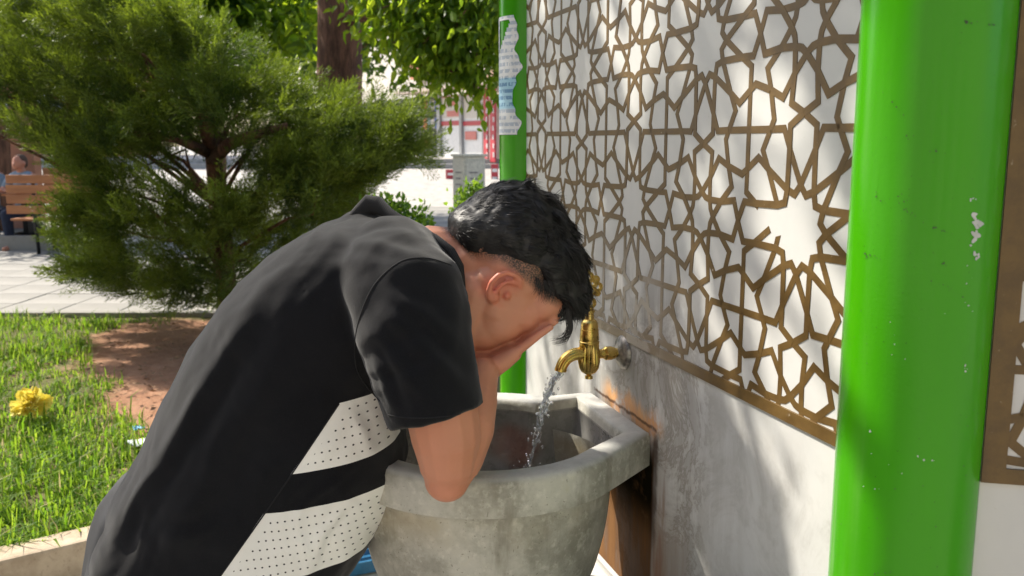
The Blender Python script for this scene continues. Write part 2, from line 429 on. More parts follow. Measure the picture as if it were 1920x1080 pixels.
def clip(poly, lo, hi):
    for ax in (0, 1):
        for sgn, lim in ((1, lo[ax]), (-1, hi[ax])):
            res = []
            for i, p in enumerate(poly):
                q = poly[(i + 1) % len(poly)]; dp = sgn * (p[ax] - lim); dq = sgn * (q[ax] - lim)
                if dp >= 0: res.append(p)
                if dp * dq < 0: k = dp / (dp - dq); res.append((p[0] + (q[0] - p[0]) * k, p[1] + (q[1] - p[1]) * k))
            poly = res
            if len(poly) < 3: return []
    return poly
STR = strands(); Z1 = 1.386
def lattice(name, mat, parent, t0, tlo, thi, zlo, zhi, hole=None):
    mb = MB()
    for si, pl in enumerate(STR):
        h = .0006 + (si % 9) * .00006
        n = len(pl); off = []
        for i in range(n):                       # mitred outline
            ds = []
            if i: d = (pl[i][0] - pl[i-1][0], pl[i][1] - pl[i-1][1]); l = math.hypot(*d) or 1; ds.append((-d[1] / l, d[0] / l))
            if i < n - 1: d = (pl[i+1][0] - pl[i][0], pl[i+1][1] - pl[i][1]); l = math.hypot(*d) or 1; ds.append((-d[1] / l, d[0] / l))
            if len(ds) == 1: m_ = ds[0]; k = 1
            else:
                m_ = (ds[0][0] + ds[1][0], ds[0][1] + ds[1][1]); l = math.hypot(*m_) or 1; m_ = (m_[0] / l, m_[1] / l)
                k = min(2.2, 1 / max(.3, m_[0] * ds[0][0] + m_[1] * ds[0][1]))
            off.append((m_[0] * k * BW / 2, m_[1] * k * BW / 2))
        for i in range(n - 1):
            a, b = pl[i], pl[i+1]; L = math.hypot(b[0] - a[0], b[1] - a[1]); cut = 6 if hole and .95 < t0 + a[0] < 1.3 and 1.3 < Z1 + a[1] < 1.5 else 1
            for c_ in range(cut):
                f0, f1 = c_ / cut, (c_ + 1) / cut
                P = [(lerp(a[k] + off[i][k], b[k] + off[i+1][k], f0) ) for k in (0, 1)], [(lerp(a[k] + off[i][k], b[k] + off[i+1][k], f1)) for k in (0, 1)], \
                    [(lerp(a[k] - off[i][k], b[k] - off[i+1][k], f1)) for k in (0, 1)], [(lerp(a[k] - off[i][k], b[k] - off[i+1][k], f0)) for k in (0, 1)]
                Q = [(t0 + p[0], Z1 + p[1]) for p in P]
                if hole:
                    mx_ = sum(p[0] for p in Q) / 4; mz = sum(p[1] for p in Q) / 4
                    if hole(mx_, mz): continue
                Q = clip(Q, (tlo, zlo), (thi, zhi))
                if len(Q) < 3: continue
                k = len(Q); vs = [(p[0], h, p[1]) for p in Q] + [(p[0], -.001, p[1]) for p in Q]
                ar = sum(Q[i_][0] * Q[(i_+1) % k][1] - Q[(i_+1) % k][0] * Q[i_][1] for i_ in range(k))
                order = range(k) if ar < 0 else range(k - 1, -1, -1); order = list(order)
                mb.add(vs, [tuple(order)] + [(order[(e + 1) % k], order[e], order[e] + k, order[(e + 1) % k] + k) for e in range(k)])
    return mb.build(name, mat, parent)
def hole(t, z):                                  # the bars that are missing beside one star
    return (1.066 < t < 1.15 and 1.388 < z < 1.411) or (1.066 < t < 1.095 and 1.374 < z < 1.40)
ZB, ZT = 1.1285, 2.162
def panel(rot_i):
    """one side of the hexagon; side 0 carries the tap"""
    if rot_i == 0: root = kiosk
    p = MB(); tl, th_ = T0 - SIDE / 2 + .0708, T0 + SIDE / 2 - .0708
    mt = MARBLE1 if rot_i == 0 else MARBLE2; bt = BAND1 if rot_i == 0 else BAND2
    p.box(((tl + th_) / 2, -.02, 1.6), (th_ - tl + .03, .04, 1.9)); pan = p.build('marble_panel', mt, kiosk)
    MB().box(((tl + th_) / 2, -.016, .32), (th_ - tl + .03, .05, .655)).build('plinth_panel', MARBLE2, pan)
    ob = [pan]
    if rot_i in (0, 1):
        lat = lattice('star_lattice', bt, pan, T0, tl + .001, th_ - .001, ZB + .012, ZT - .01, hole if rot_i == 0 else None)
        b = MB().box(((tl + th_) / 2, .0012, ZB + .0085), (th_ - tl, .005, .017)).build('border_band', bt, pan)
        b = MB().box(((tl + th_) / 2, .0012, ZT - .0085), (th_ - tl, .005, .017)).build('border_band', bt, pan)
        for t_ in ((tl + .012, th_ - .012) if rot_i else ()): MB().box((t_, .0014, (ZB + ZT) / 2), (.024, .005, ZT - ZB)).build('border_band', bt, pan)
    # turn about the kiosk's centre
    ctr = Vector((T0, -(SIDE * math.sqrt(3) / 2) - DL, 0)); a = rot_i * math.pi / 3
    R = Matrix.Translation(ctr) @ Matrix.Rotation(a, 4, 'Z') @ Matrix.Translation(-ctr)
    pan.matrix_local = R
    return pan
for i in range(6): panel(i)
ctr = Vector((T0, -(SIDE * math.sqrt(3) / 2) - DL, 0))
prof = [(RC, 0), (RC, 2.75)]
segs = 48
cm = MB().lathe([(RC + .02, 0), (RC + .02, .06), (RC, .075), (RC, .9), (RC, 1.8), (RC, 2.6), (RC + .015, 2.62), (RC + .015, 2.7)], segs)
col0 = None; cols = []
for k in range(6):
    a = k * math.pi / 3
    q = Matrix.Rotation(a, 4, 'Z') @ (Vector((T0 - SIDE / 2, -DL, 0)) - ctr) + ctr
    if col0 is None: col0 = bevel_shade(cm.build('column', GREEN, kiosk)); o = col0
    else: o = col0.copy(); col.objects.link(o); o.parent = kiosk
    o.location = q; o.rotation_euler = (0, 0, k * 1.1); cols.append(o)
ROOF = plain('painted_roof', (.06, .24, .03), .5)
rf = MB(); rr = [[ctr + Vector((r * math.cos(k * math.pi / 3), r * math.sin(k * math.pi / 3), z)) for k in range(6)] for r, z in ((1.5, 2.68), (1.66, 2.70), (1.66, 2.78), (.12, 3.6), (.05, 3.75))]
rf.rings(rr).build('roof', ROOF, kiosk)
# bare chips and scratches on the near column
nearcol = cols[0]
def flake(parent, px_pts, mat, name, lift=.0006):
    """a thin chip that follows the round of the near column, outlined by picture points"""
    axis = kiosk.matrix_basis.to_translation()
    cw = wl(T0 - SIDE / 2, -DL, 0)
    vs = []
    for (X, Y) in px_pts:
        r = ray(X, Y); o_ = Vector((0, 0, CAM_H))
        dx, dy = o_.x - cw.x, o_.y - cw.y; A = r.x ** 2 + r.y ** 2; B = 2 * (dx * r.x + dy * r.y); Cc = dx * dx + dy * dy - (RC + lift) ** 2
        disc = B * B - 4 * A * Cc
        if disc < 0: return
        t = (-B - math.sqrt(disc)) / (2 * A); vs.append(o_ + r * t)
    return vs
bpy.context.view_layer.update()
KM = kiosk.matrix_basis.copy(); 
KM = Matrix.Translation(kiosk.location) @ Matrix.Rotation(kiosk.rotation_euler.z, 4, 'Z'); KI = KM.inverted()
rs = random.Random(5)
def chip(cx, cy, rx, ry, mat, name, ang=0, n=9):
    pts = []
    for k in range(n):
        a = 2 * math.pi * k / n; r = rs.uniform(.55, 1.15); x_, y_ = rx * r * math.cos(a), ry * r * math.sin(a)
        pts.append((cx + x_ * math.cos(ang) - y_ * math.sin(ang), cy + x_ * math.sin(ang) + y_ * math.cos(ang)))
    vs = flake(nearcol, pts, mat, name)
    if vs: mesh_np(name, [tuple(KI @ v) for v in vs], [tuple(range(len(vs)))[::-1]], mat, kiosk)
def cluster(cx, cy, sx, sy, n, r0, mat, name, ang=0):
    for _ in range(n):
        u_, v_ = rs.gauss(0, .5), rs.gauss(0, .5); x_, y_ = u_ * sx, v_ * sy
        k = rs.uniform(.3, 1.2) * r0; chip(cx + x_ * math.cos(ang) - y_ * math.sin(ang), cy + x_ * math.sin(ang) + y_ * math.cos(ang), k * rs.uniform(.7, 1.5), k * rs.uniform(.6, 1.3), mat, name, rs.uniform(0, 3), 8)
for a in [(1829, 412, 5, 14, 7, 5), (1836, 420, 12, 7, 4, 4), (1830, 444, 7, 12, 7, 5), (1824, 374, 10, 6, 4, 3.4), (1827, 476, 9, 16, 6, 4), (1810, 690, 5, 14, 5, 2.6), (1730, 862, 16, 6, 5, 2.2), (1628, 808, 5, 3, 2, 3), (1822, 560, 12, 60, 6, 1.8), (1650, 905, 40, 60, 6, 1.4), (1705, 640, 60, 90, 7, 1.2)]:
    cluster(*a, BARE, 'paint_chip')
for a in [(1672, 190, 40, 2, 9, 1.5, .85), (1700, 258, 9, 8, 3, 2, 0), (1770, 434, 34, 3, 9, 2.0, .35), (1715, 405, 44, 3, 9, 1.4, .6), (1630, 481, 26, 5, 11, 1.7, .1), (1652, 372, 14, 8, 6, 1.7, .9), (1685, 378, 18, 12, 9, 1.5, .2), (1842, 44, 50, 4, 9, 1.9, .05), (1790, 550, 44, 3, 9, 1.2, .5), (1776, 496, 12, 3, 4, 1.5, .1), (1770, 535, 26, 3, 5, 1.5, .3), (1656, 1074, 26, 4, 7, 1.8, 0), (1748, 282, 14, 4, 4, 1.4, .2), (1690, 960, 90, 90, 12, 1.0, 0), (1800, 860, 40, 160, 10, 1.0, 0), (1620, 640, 20, 160, 8, 1.0, 0)]:
    cluster(*a[:6], SCUFF, 'scuff_mark', a[6])

# ------------------------------------------------------------------ torn poster on the far column
CWF = wl(T0 + SIDE / 2, -DL, 0)
m = Mat('poster_paper'); x, y, z = m.xyz(); n1 = m.noise(25, 5); n2 = m.noise(180, 2, stretch=(1, 1, .2))
line = ((z * 62.0).frac() - .5).abs().lt(.27) * m.noise(130, 3, stretch=(1, 1, .35)).gt(.46)
body = z.ss(1.575, 1.58) * z.ss(1.655, 1.65)
c = m.mix(n1.ss(.3, .7), (.62, .63, .63), (.76, .77, .78))
c = m.mix(body * .75, c, (.22, .50, .66)); c = m.mix(line * (body * .3 + .45), c, (.06, .17, .34))
POSTER = m.set('Base Color', c).set('Roughness', .7).m
vs = []; NA, NZ = 14, 60
edge = lambda zz: .41 + .12 * mnoise.noise(Vector((0, 3, zz * 14))) + .06 * mnoise.noise(Vector((0, 7, zz * 45)))
zlo, zhi = 1.515, 1.80
view = math.atan2(-CWF.y, -CWF.x)
for j in range(NZ + 1):
    zz = lerp(zlo, zhi, j / NZ)
    for i in range(NA + 1):
        a = view - math.radians(88) + math.radians(150) * (i / NA) * edge(zz)
        vs.append((CWF.x + (RC + .0012) * math.cos(a), CWF.y + (RC + .0012) * math.sin(a), zz))
fs = []
for j in range(NZ):
    for i in range(NA):
        zz = lerp(zlo, zhi, j / NZ)
        if 1.712 < zz < 1.79 and 2 < i < 2 + 10 * (zz - 1.705) / .09: continue     # the torn gap at the top
        fs.append((j * (NA + 1) + i, j * (NA + 1) + i + 1, (j + 1) * (NA + 1) + i + 1, (j + 1) * (NA + 1) + i))
po = mesh_np('poster', vs, fs, POSTER, smooth=True); tag(po, 'torn white and blue printed poster pasted round the far green column', 'poster')
# ------------------------------------------------------------------ basin, tap, water
BT, BA, BR = 1.53, .285, .25                     # bowl centre along the wall, out from it, rim radius
m = Mat('basin_stone'); x, y, z = m.xyz()
n1 = m.noise(9, 7, .68); n2 = m.noise(60, 5, .65); n3 = m.noise(20, 5, .6, stretch=(1, 1, .2)); n4 = m.noise(200, 2)
c = m.mix(n1.ss(.32, .68), (.24, .232, .19), (.50, .485, .43)); c = m.mix(n2.ss(.5, .72) * .55, c, (.64, .62, .55)); c = m.mix(n3.ss(.52, .70) * .6, c, (.17, .155, .115))
c = m.mix(n4.ss(.66, .74) * .6, c, (.12, .11, .09)); c = m.mix(n1.ss(.60, .75) * .4, c, (.40, .35, .20)); nq = m.noise(4, 5, .6); c = m.mix(z.ss(.935, .90) * z.ss(.84, .91) * nq.ss(.4, .6) * .5, c, (.30, .23, .12)); top_ = z.ss(.982, .99); c = m.mix(top_ * .5, c, (.52, .53, .53))
STONE = m.set('Base Color', c).set('Roughness', n2 * .3 + .34).set('Specular IOR Level', .5).bump(n2 + n4 * .5, .3, .002).m
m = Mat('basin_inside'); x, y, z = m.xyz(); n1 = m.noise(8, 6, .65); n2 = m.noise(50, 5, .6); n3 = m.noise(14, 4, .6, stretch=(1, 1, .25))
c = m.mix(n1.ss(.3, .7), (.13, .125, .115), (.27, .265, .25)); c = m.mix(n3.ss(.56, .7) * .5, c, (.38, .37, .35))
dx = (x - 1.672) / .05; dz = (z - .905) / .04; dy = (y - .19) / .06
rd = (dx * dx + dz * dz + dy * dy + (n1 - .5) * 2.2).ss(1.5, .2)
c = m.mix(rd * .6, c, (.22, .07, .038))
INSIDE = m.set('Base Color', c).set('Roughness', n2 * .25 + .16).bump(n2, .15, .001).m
bas = empty('stone_basin', wl(BT, BA, 0)); bas.location.z = 0
tag(bas, 'grey stone half-round basin with thick rim fixed below the brass tap', 'basin')
BL = Matrix.Translation(-NRM * WD) @ Matrix.Rotation(math.atan2(D.y, D.x), 4, 'Z')
bpy.context.view_layer.update()
def rim_outline(r, back=.006, wn=-.097, wf=.178, N=64):
    """plan outline of the rim in wall axes, from the near wall contact round the front to the far contact"""
    k = r / BR; pts = []
    a0, a1 = math.radians(-128), math.radians(136)
    front = [(BT + r * math.sin(a_), BA + r * math.cos(a_)) for a_ in [lerp(a0, a1, i / (N - 1)) for i in range(N)]]
    # angle zero points straight out of the wall, so the ends lie towards it
    near = (BT + wn * (.55 + .45 * k) - (0 if k > .99 else -.028), back); far = (BT + wf * (.55 + .45 * k) - (0 if k > .99 else .0), back)
    def join(p, q, n=7): return [(lerp(p[0], q[0], i / n), lerp(p[1], q[1], i / n)) for i in range(n)]
    return join(near, front[0]) + front + join(front[-1], far)[1:] + [far]
ZR, ZRB = .991, .927
def ring(out, z): return [Vector((p[0], p[1], z)) for p in out]
o_out = rim_outline(BR); n_ = len(o_out)
ctrb = Vector((BT, BA, 0))
def inset(out, d, back=None):
    res = []
    for p in out:
        q = Vector((p[0] - BT, p[1] - BA)); l = q.length
        b = p[1] if p[1] < .02 else None
        k = (l - d) / l; x_, y_ = BT + q.x * k, BA + q.y * k
        res.append((x_, max(y_, back) if back is not None else y_))
    return res
# rim: a closed band with a rounded top, inner wall runs into the bowl
sec = [(0, ZRB), (.0, ZRB + .004), (-.001, ZR - .012), (.003, ZR - .004), (.010, ZR), (.043, ZR - .002), (.050, ZR - .006), (.053, ZR - .014), (.055, ZR - .024)]
mb = MB(); rings = []
for d, z in sec:
    rings.append(ring(inset(o_out, d, .006 if d < .04 else .05), z))
vs = [p for r in rings for p in r]; fs = []
for i in range(len(rings) - 1):
    for k in range(n_ - 1): fs.append((i * n_ + k, (i + 1) * n_ + k, (i + 1) * n_ + k + 1, i * n_ + k + 1))
# ledge at the wall between inner opening and wall
L = len(rings)
ti = 5
k0_, k1_ = 0, n_ - 1
fs.append((ti * n_ + k0_, 4 * n_ + k0_, 4 * n_ + k1_, ti * n_ + k1_))
for i in range(ti, L - 1): fs.append((i * n_ + k1_, (i + 1) * n_ + k1_, (i + 1) * n_ + k0_, i * n_ + k0_))
bot = len(vs); vs += ring(inset(o_out, .03, .006), ZRB)
for k in range(n_ - 1): fs.append((k, k + 1, bot + k + 1, bot + k))
mb.add(vs, fs); rim = mb.build('rim', STONE, None); bevel_shade(rim, 50)
def own(o, parent):                              # from wall axes to world under the parent
    o.parent = parent; o.matrix_parent_inverse = Matrix.Translation(parent.location).inverted(); o.matrix_basis = BL; return o
own(rim, bas)
m_ = [q for q in rim.data.materials]
# bowl outside: hemisphere below the band
mb = MB(); rr = []
for i in range(17):
    a = math.pi / 2 * i / 16; r = (BR - .023) * math.cos(a) ** .45 if i < 16 else .001; z = ZRB + .004 - .285 * math.sin(a) ** 1.05
    rr.append([Vector((BT + max(r, .012) * math.sin(2 * math.pi * k / 56), max(.004, BA + max(r, .012) * math.cos(2 * math.pi * k / 56)), z)) for k in range(56)])
mb.rings(rr, caps=False); bowl = mb.build('bowl', STONE, None, True); own(bowl, bas)
mb = MB(); rr = []; NI = 14
for i in range(NI):
    a = math.pi / 2 * i / (NI - 1); d = .0548 + (BR - .0548 - .02) * (1 - math.cos(a) ** .75 if i < NI - 1 else 1); z = ZR - .022 - .188 * math.sin(a) ** 1.15
    rr.append(ring(inset(o_out, d, .05 + .12 * (1 - math.cos(a))), z))
vs = [p for r in rr for p in r]; fs = []
for i in range(NI - 1):
    for k in range(n_ - 1): fs.append((i * n_ + k, (i + 1) * n_ + k, (i + 1) * n_ + k + 1, i * n_ + k + 1))
    fs.append((i * n_ + n_ - 1, (i + 1) * n_ + n_ - 1, (i + 1) * n_, i * n_))
fs.append(tuple((NI - 1) * n_ + k for k in range(n_))[::-1]); mb.add(vs, fs)
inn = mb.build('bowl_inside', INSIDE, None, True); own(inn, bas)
o = MB().lathe([(.001, .004), (.018, .004), (.022, .001), (.022, -.004)], 20, (BT, BA, ZR - .2085)).build('drain_cover', plain('steel', (.5, .5, .5), .35, 1), None, True); own(o, bas)
# low ledge below the basin
ld = MB(); ld.box((T0, .16, .326), (1.3, .29, .652), bev=.008); o = ld.build('marble_ledge', MARBLE2, None); o.matrix_basis = BL
tag(o, 'white marble ledge at the foot of the wall under the basin', 'ledge')

m = Mat('brass'); n1 = m.noise(40, 5, .6); n2 = m.noise(160, 3)
c = m.mix(n1.ss(.35, .7), (.60, .40, .10), (.78, .57, .19)); c = m.mix(n2.ss(.6, .75) * .5, c, (.26, .16, .045))
BRASS = m.set('Base Color', c).set('Metallic', 1.0).set('Roughness', n1 * .28 + .14).bump(n2, .08, .0006).m
CHROME = plain('dull_chrome', (.34, .32, .29), .5, .7, var=.4, scale=60, bump=.3)
TT, TZ = 1.567, 1.104
tap = empty('brass_tap', wl(TT, 0, TZ)); tag(tap, 'ornate brass tap with pierced lever running above the basin', 'tap')
tap.rotation_euler = (0, 0, math.atan2(D.y, D.x)); bpy.context.view_layer.update()
# tap axes: x along the wall, y out of the wall, z up
PB = .071                                        # the body stands this far out
def rib_lathe(prof, seg, o, ribs, depth, zr):
    mb = MB(); rr = []
    for r, z in prof:
        rr.append([Vector((o[0] + (r - (depth * (.5 + .5 * math.cos(ribs * a)) if zr[0] < z < zr[1] else 0)) * math.cos(a), o[1] + (r - (depth * (.5 + .5 * math.cos(ribs * a)) if zr[0] < z < zr[1] else 0)) * math.sin(a), o[2] + z)) for a in [2 * math.pi * k / seg for k in range(seg)]])
    return mb.rings(rr)
MB().lathe([(.001, .013), (.014, .013), (.019, .009), (.029, .006), (.033, .001), (.033, -.002)], 40, (0, .002, 0), (0, 1, 0)).build('wall_flange', CHROME, tap, True)
bevel_shade(MB().lathe([(.0085, .008), (.0085, .02), (.0115, .021), (.0115, .024), (.013, .026), (.013, .038), (.0115, .040), (.0095, .042), (.0088, .048), (.0088, .056), (.011, .060), (.012, .080)], 28, (0, 0, 0), (0, 1, 0)).build('inlet_pipe', BRASS, tap), 30)
body = rib_lathe([(.004, -.047), (.0075, -.046), (.0075, -.041), (.004, -.040), (.006, -.038), (.014, -.033), (.0185, -.026), (.0205, -.016), (.0212, -.012), (.0205, -.006), (.0198, .004), (.0188, .014), (.0182, .021), (.019, .0225), (.019, .0255), (.0178, .0265), (.0176, .029), (.0182, .030), (.0176, .040), (.0168, .046), (.0174, .0465), (.0172, .049), (.0162, .0495), (.0158, .0525), (.0164, .053), (.0155, .061), (.013, .066), (.0085, .068), (.0078, .080), (.0095, .081), (.0098, .085), (.006, .087), (.0055, .09)], 96, (0, PB, 0), 18, .0022, (-.030, .020))
bevel_shade(body.build('tap_body', BRASS, tap), 40)
# spout: curves out and down, with long flutes
pts = []; rad = []
for i in range(22):
    f = i / 21
    if f < .3: q = (PB + .024 * f / .3, .003)
    else: a = math.radians(lerp(90, 6, (f - .3) / .7)); q = (PB + .024 + .033 * math.cos(a), .003 - .034 + .034 * math.sin(a))
    pts.append(Vector((0, q[0], q[1]))); rad.append(lerp(.0130, .0108, f) if f < .93 else .0114)
mb = MB(); rr = []
for i, p in enumerate(pts):
    d = (pts[min(i + 1, 21)] - pts[max(i - 1, 0)]).normalized(); up = Vector((1, 0, 0)); sd_ = d.cross(up)
    rr.append([p + (up * math.cos(a) + sd_ * math.sin(a)) * (rad[i] - .0011 * (.5 + .5 * math.cos(10 * a)) * (0 if i > 19 or i < 2 else 1)) for a in [2 * math.pi * k / 60 for k in range(60)]])
# hollow mouth
pe = pts[-1]; d = (pts[-1] - pts[-2]).normalized(); up = Vector((1, 0, 0)); sd_ = d.cross(up)
for r_, b_ in ((.0085, 0), (.0080, .012)):
    rr.append([pe - d * b_ + (up * math.cos(a) + sd_ * math.sin(a)) * r_ for a in [2 * math.pi * k / 60 for k in range(60)]])
mb.rings(rr); bevel_shade(mb.build('spout', BRASS, tap), 40)
# pierced lever: a flat leaf of rings
lev = MB(); th_ = .0042
def plate_ring(cx, cz, ro, ri, seg=22):
    ve = []; fa = []
    for k in range(seg):
        a = 2 * math.pi * k / seg
        for r_, y_ in ((ro, -th_ / 2), (ro, th_ / 2), (ri, th_ / 2), (ri, -th_ / 2)):
            ve.append((cx + r_ * math.cos(a), PB + y_ - 0, cz + r_ * math.sin(a)))
    for k in range(seg):
        k2 = (k + 1) % seg
        for e in range(4): fa.append((k * 4 + e, k * 4 + (e + 1) % 4, k2 * 4 + (e + 1) % 4, k2 * 4 + e))
    return ve, fa
# the lever's plane holds the wall normal: rings step along y (out) and z (up)
def ringp(cy, cz, ro, ri, dx=0, seg=22):
    ve = []; fa = []
    for k in range(seg):
        a = 2 * math.pi * k / seg
        for r_, x_ in ((ro, -th_ / 2), (ro, th_ / 2), (ri, th_ / 2), (ri, -th_ / 2)): ve.append((x_ + dx, PB + cy + r_ * math.cos(a), cz + r_ * math.sin(a)))
    for k in range(seg):
        k2 = (k + 1) % seg
        for e in range(4): fa.append((k * 4 + e, k * 4 + (e + 1) % 4, k2 * 4 + (e + 1) % 4, k2 * 4 + e))
    return ve, fa
for i, (cy, cz, ro, ri) in enumerate([(-.002, .098, .0105, .0045), (.002, .112, .0085, .0001), (-.004, .121, .0095, .0042), (-.015, .128, .0095, .004), (-.0065, .136, .0092, .0042), (.004, .147, .0115, .0048), (-.011, .142, .008, .003), (.004, .1605, .0045, .0001), (-.014, .117, .007, .0001)]):
    lev.add(*ringp(cy, cz, ro, ri, dx=(i % 3 - 1) * .0003))
bevel_shade(lev.build('lever_handle', BRASS, tap), 40)
# water
m = Mat('water'); m.set('Base Color', (.93, .96, 1)).set('Roughness', .03).set('IOR', 1.33).set('Transmission Weight', .85); WATER = m.m
mouth = tap.matrix_basis @ Vector(tuple(pe)); mouth = Matrix.Translation(tap.location) @ Matrix.Rotation(tap.rotation_euler.z, 4, 'Z') @ Vector(tuple(pe))
end = mouth + NRM * .055 + Vector((0, 0, -.175))
wm = MB()
def flow(f): return mouth + NRM * (.055 * f ** 1.0) + Vector((-.004 * f, 0, -.175 * (.45 * f + .55 * f * f) - .0))
for s_ in range(8):                              # threads of water that part and meet again
    pts = []; rad = []; n_w = 80; stop = 1.0 if s_ < 4 else .35 + .07 * s_
    for i in range(n_w):
        f = stop * i / (n_w - 1); p = flow(f); a1 = mnoise.noise(Vector((f * 7, s_ * 3.1, 0))); a2 = mnoise.noise(Vector((f * 7, s_ * 3.1, 9))); a3 = mnoise.noise(Vector((f * 26, s_ * 5.7, 4)))
        sw = (.015 if f > .1 else .015 * f / .1 + .006 * (1 - f / .1)) * (1 - .25 * f)
        p = p + Vector((a1 * sw, a2 * sw, 0)); pts.append(p); rad.append(max(.0005, (.0024 if s_ < 4 else .0015) * (1 - .45 * f) * (1 + 1.4 * a3)))
    wm.tube(pts, rad, 8)
rs = random.Random(11)
for i in range(90):
    f = rs.uniform(.1, 1.12); p = flow(f) + Vector((rs.gauss(0, .006), rs.gauss(0, .006), rs.gauss(0, .004))); r_ = rs.uniform(.0009, .003)
    wm.ell(p, (r_, r_, r_ * rs.uniform(1, 1.8)), seg=8, rin=6)
for i in range(14):
    p = flow(1.0) + Vector((rs.gauss(0, .022), rs.gauss(0, .022), rs.uniform(-.03, .02))); r_ = rs.uniform(.0008, .002); wm.ell(p, (r_, r_, r_), seg=8, rin=6)
ws = wm.build('water_stream', WATER, None, True); tag(ws, 'clear twisting stream of water falling from the brass spout', 'water', kind='stuff')
m = Mat('still_water'); m.set('Base Color', (1, 1, 1)).set('Roughness', .02).set('IOR', 1.33).set('Transmission Weight', 1.0); STILL = m.m
pool = MB().lathe([(.001, 0), (.05, .0012), (.1, .0004), (.125, 0), (.125, -.002), (.001, -.002)], 40, wl(BT, BA, ZR - .198)).build('water_pool', STILL, None, True)
tag(pool, 'thin sheet of water standing in the bottom of the basin', 'water', kind='stuff')
# ------------------------------------------------------------------ the boy bent over the basin
def skin_mat(name):
    m = Mat(name); n1 = m.noise(18, 5, .6); n2 = m.noise(190, 5, .65); n3 = m.noise(6, 3)
    c = m.mix(n3.ss(.35, .65), (.50, .21, .125), (.57, .25, .155)); c = m.mix(n1.ss(.5, .75) * .35, c, (.48, .20, .11)); c = m.mix(n2.ss(.62, .75) * .25, c, (.36, .16, .095))
    m.set('Base Color', c).set('Roughness', n2 * .2 + .40).set('Subsurface Weight', .18).set('Subsurface Radius', (.012, .005, .0025)).set('Subsurface Scale', .6).bump(n2, .3, .0008)
    return m
SK = skin_mat('skin'); r_ = SK.attr('red')
base_link = SK.b.inputs['Base Color'].links[0].from_socket
SK.set('Base Color', SK.mix(r_, V(SK.nt, base_link), (.60, .13, .085)))
sh_ = SK.attr('shaved'); hs = SK.noise(420, 2, .5)
base_link = SK.b.inputs['Base Color'].links[0].from_socket
SK.set('Base Color', SK.mix((sh_ * (hs.ss(.35, .6) * .45 + .55)).mn(.97), V(SK.nt, base_link), (.022, .016, .013)))
SKIN = SK.m
boy = empty('person', (-.50, 1.50, 0)); tag(boy, 'bent-over person in black t-shirt washing face with both hands at the basin', 'person')
def A(p): return at(*p)
# head frame: crown axis, face axis, side axis
UP = Vector((.943, .10, .333)).normalized(); FC = Vector((.333, .0, -.943)); FC = (FC - UP * FC.dot(UP)).normalized(); SD = UP.cross(FC)
HC = at(966, 478, 1.475)
def H(u, f, s): return HC + UP * u + FC * f + SD * s     # a point in head axes
sgn = 1 if SD.y > 0 else -1                      # side that points away from the camera
b = MB()
b.ell(HC, (.099, .092, .073), (UP, FC, SD), 28, 18)
b.ell(H(.026, -.02, 0), (.070, .078, .071), (UP, FC, SD)); b.ell(H(-.02, -.038, 0), (.07, .062, .068), (UP, FC, SD))
b.ell(H(.048, .050, 0), (.042, .038, .060), (UP, FC, SD)); b.ell(H(-.035, .070, 0), (.058, .052, .056), (UP, FC, SD))
for s in (-1, 1):
    b.cap(H(-.055, .02, s * .048), H(-.112, .092, s * .018), .028, .024)       # jaw
    b.cap(H(-.06, .06, s * .04), H(-.02, .09, s * .036), .036, .030)
    b.cap(H(-.085, .03, s * .035), H(-.135, .088, s * .03), .04, .038)          # under the jaw
    b.ell(H(-.085, .086, s * .028), (.048, .040, .036), (UP, FC, SD)); b.ell(H(-.125, .092, s * .022), (.030, .034, .034), (UP, FC, SD))
    b.ell(H(-.03, .055, s * .042), (.045, .045, .03), (UP, FC, SD))          # cheek
    b.ell(H(.012, .086, s * .03), (.016, .012, .018), (UP, FC, SD))          # brow and eye ridge
    b.ell(H(-.01, .02, s * .058), (.05, .05, .02), (UP, FC, SD))
    b.ell(H(.0, .089, s * .031), (.011, .010, .013), (UP, FC, SD))           # closed eye
    b.ell(H(.014, .084, s * .045), (.032, .027, .022), (UP, FC, SD))
    b.ell(H(-.058, .083, s * .036), (.052, .040, .034), (UP, FC, SD)); b.ell(H(-.015, .083, s * .034), (.04, .034, .032), (UP, FC, SD))
b.cap(H(-.005, .095, 0), H(-.045, .108, 0), .009, .014); b.ell(H(-.072, .096, 0), (.013, .01, .024), (UP, FC, SD)); b.ell(H(-.105, .082, 0), (.022, .022, .026), (UP, FC, SD))
# neck
b.chain([(H(-.02, -.02, 0), .062), (at(860, 520, 1.475), .060), (at(800, 522, 1.475), .068), (at(730, 530, 1.475), .085)])
b.cap(H(-.06, .03, 0), at(790, 560, 1.475), .05, .065); b.chain([(at(850, 470, 1.47), .040), (at(815, 478, 1.47), .05)])
b.ell(H(.028, .076, 0), (.036, .044, .052), (UP, FC, SD)); b.ell(H(.0, .085, 0), (.04, .036, .05), (UP, FC, SD))
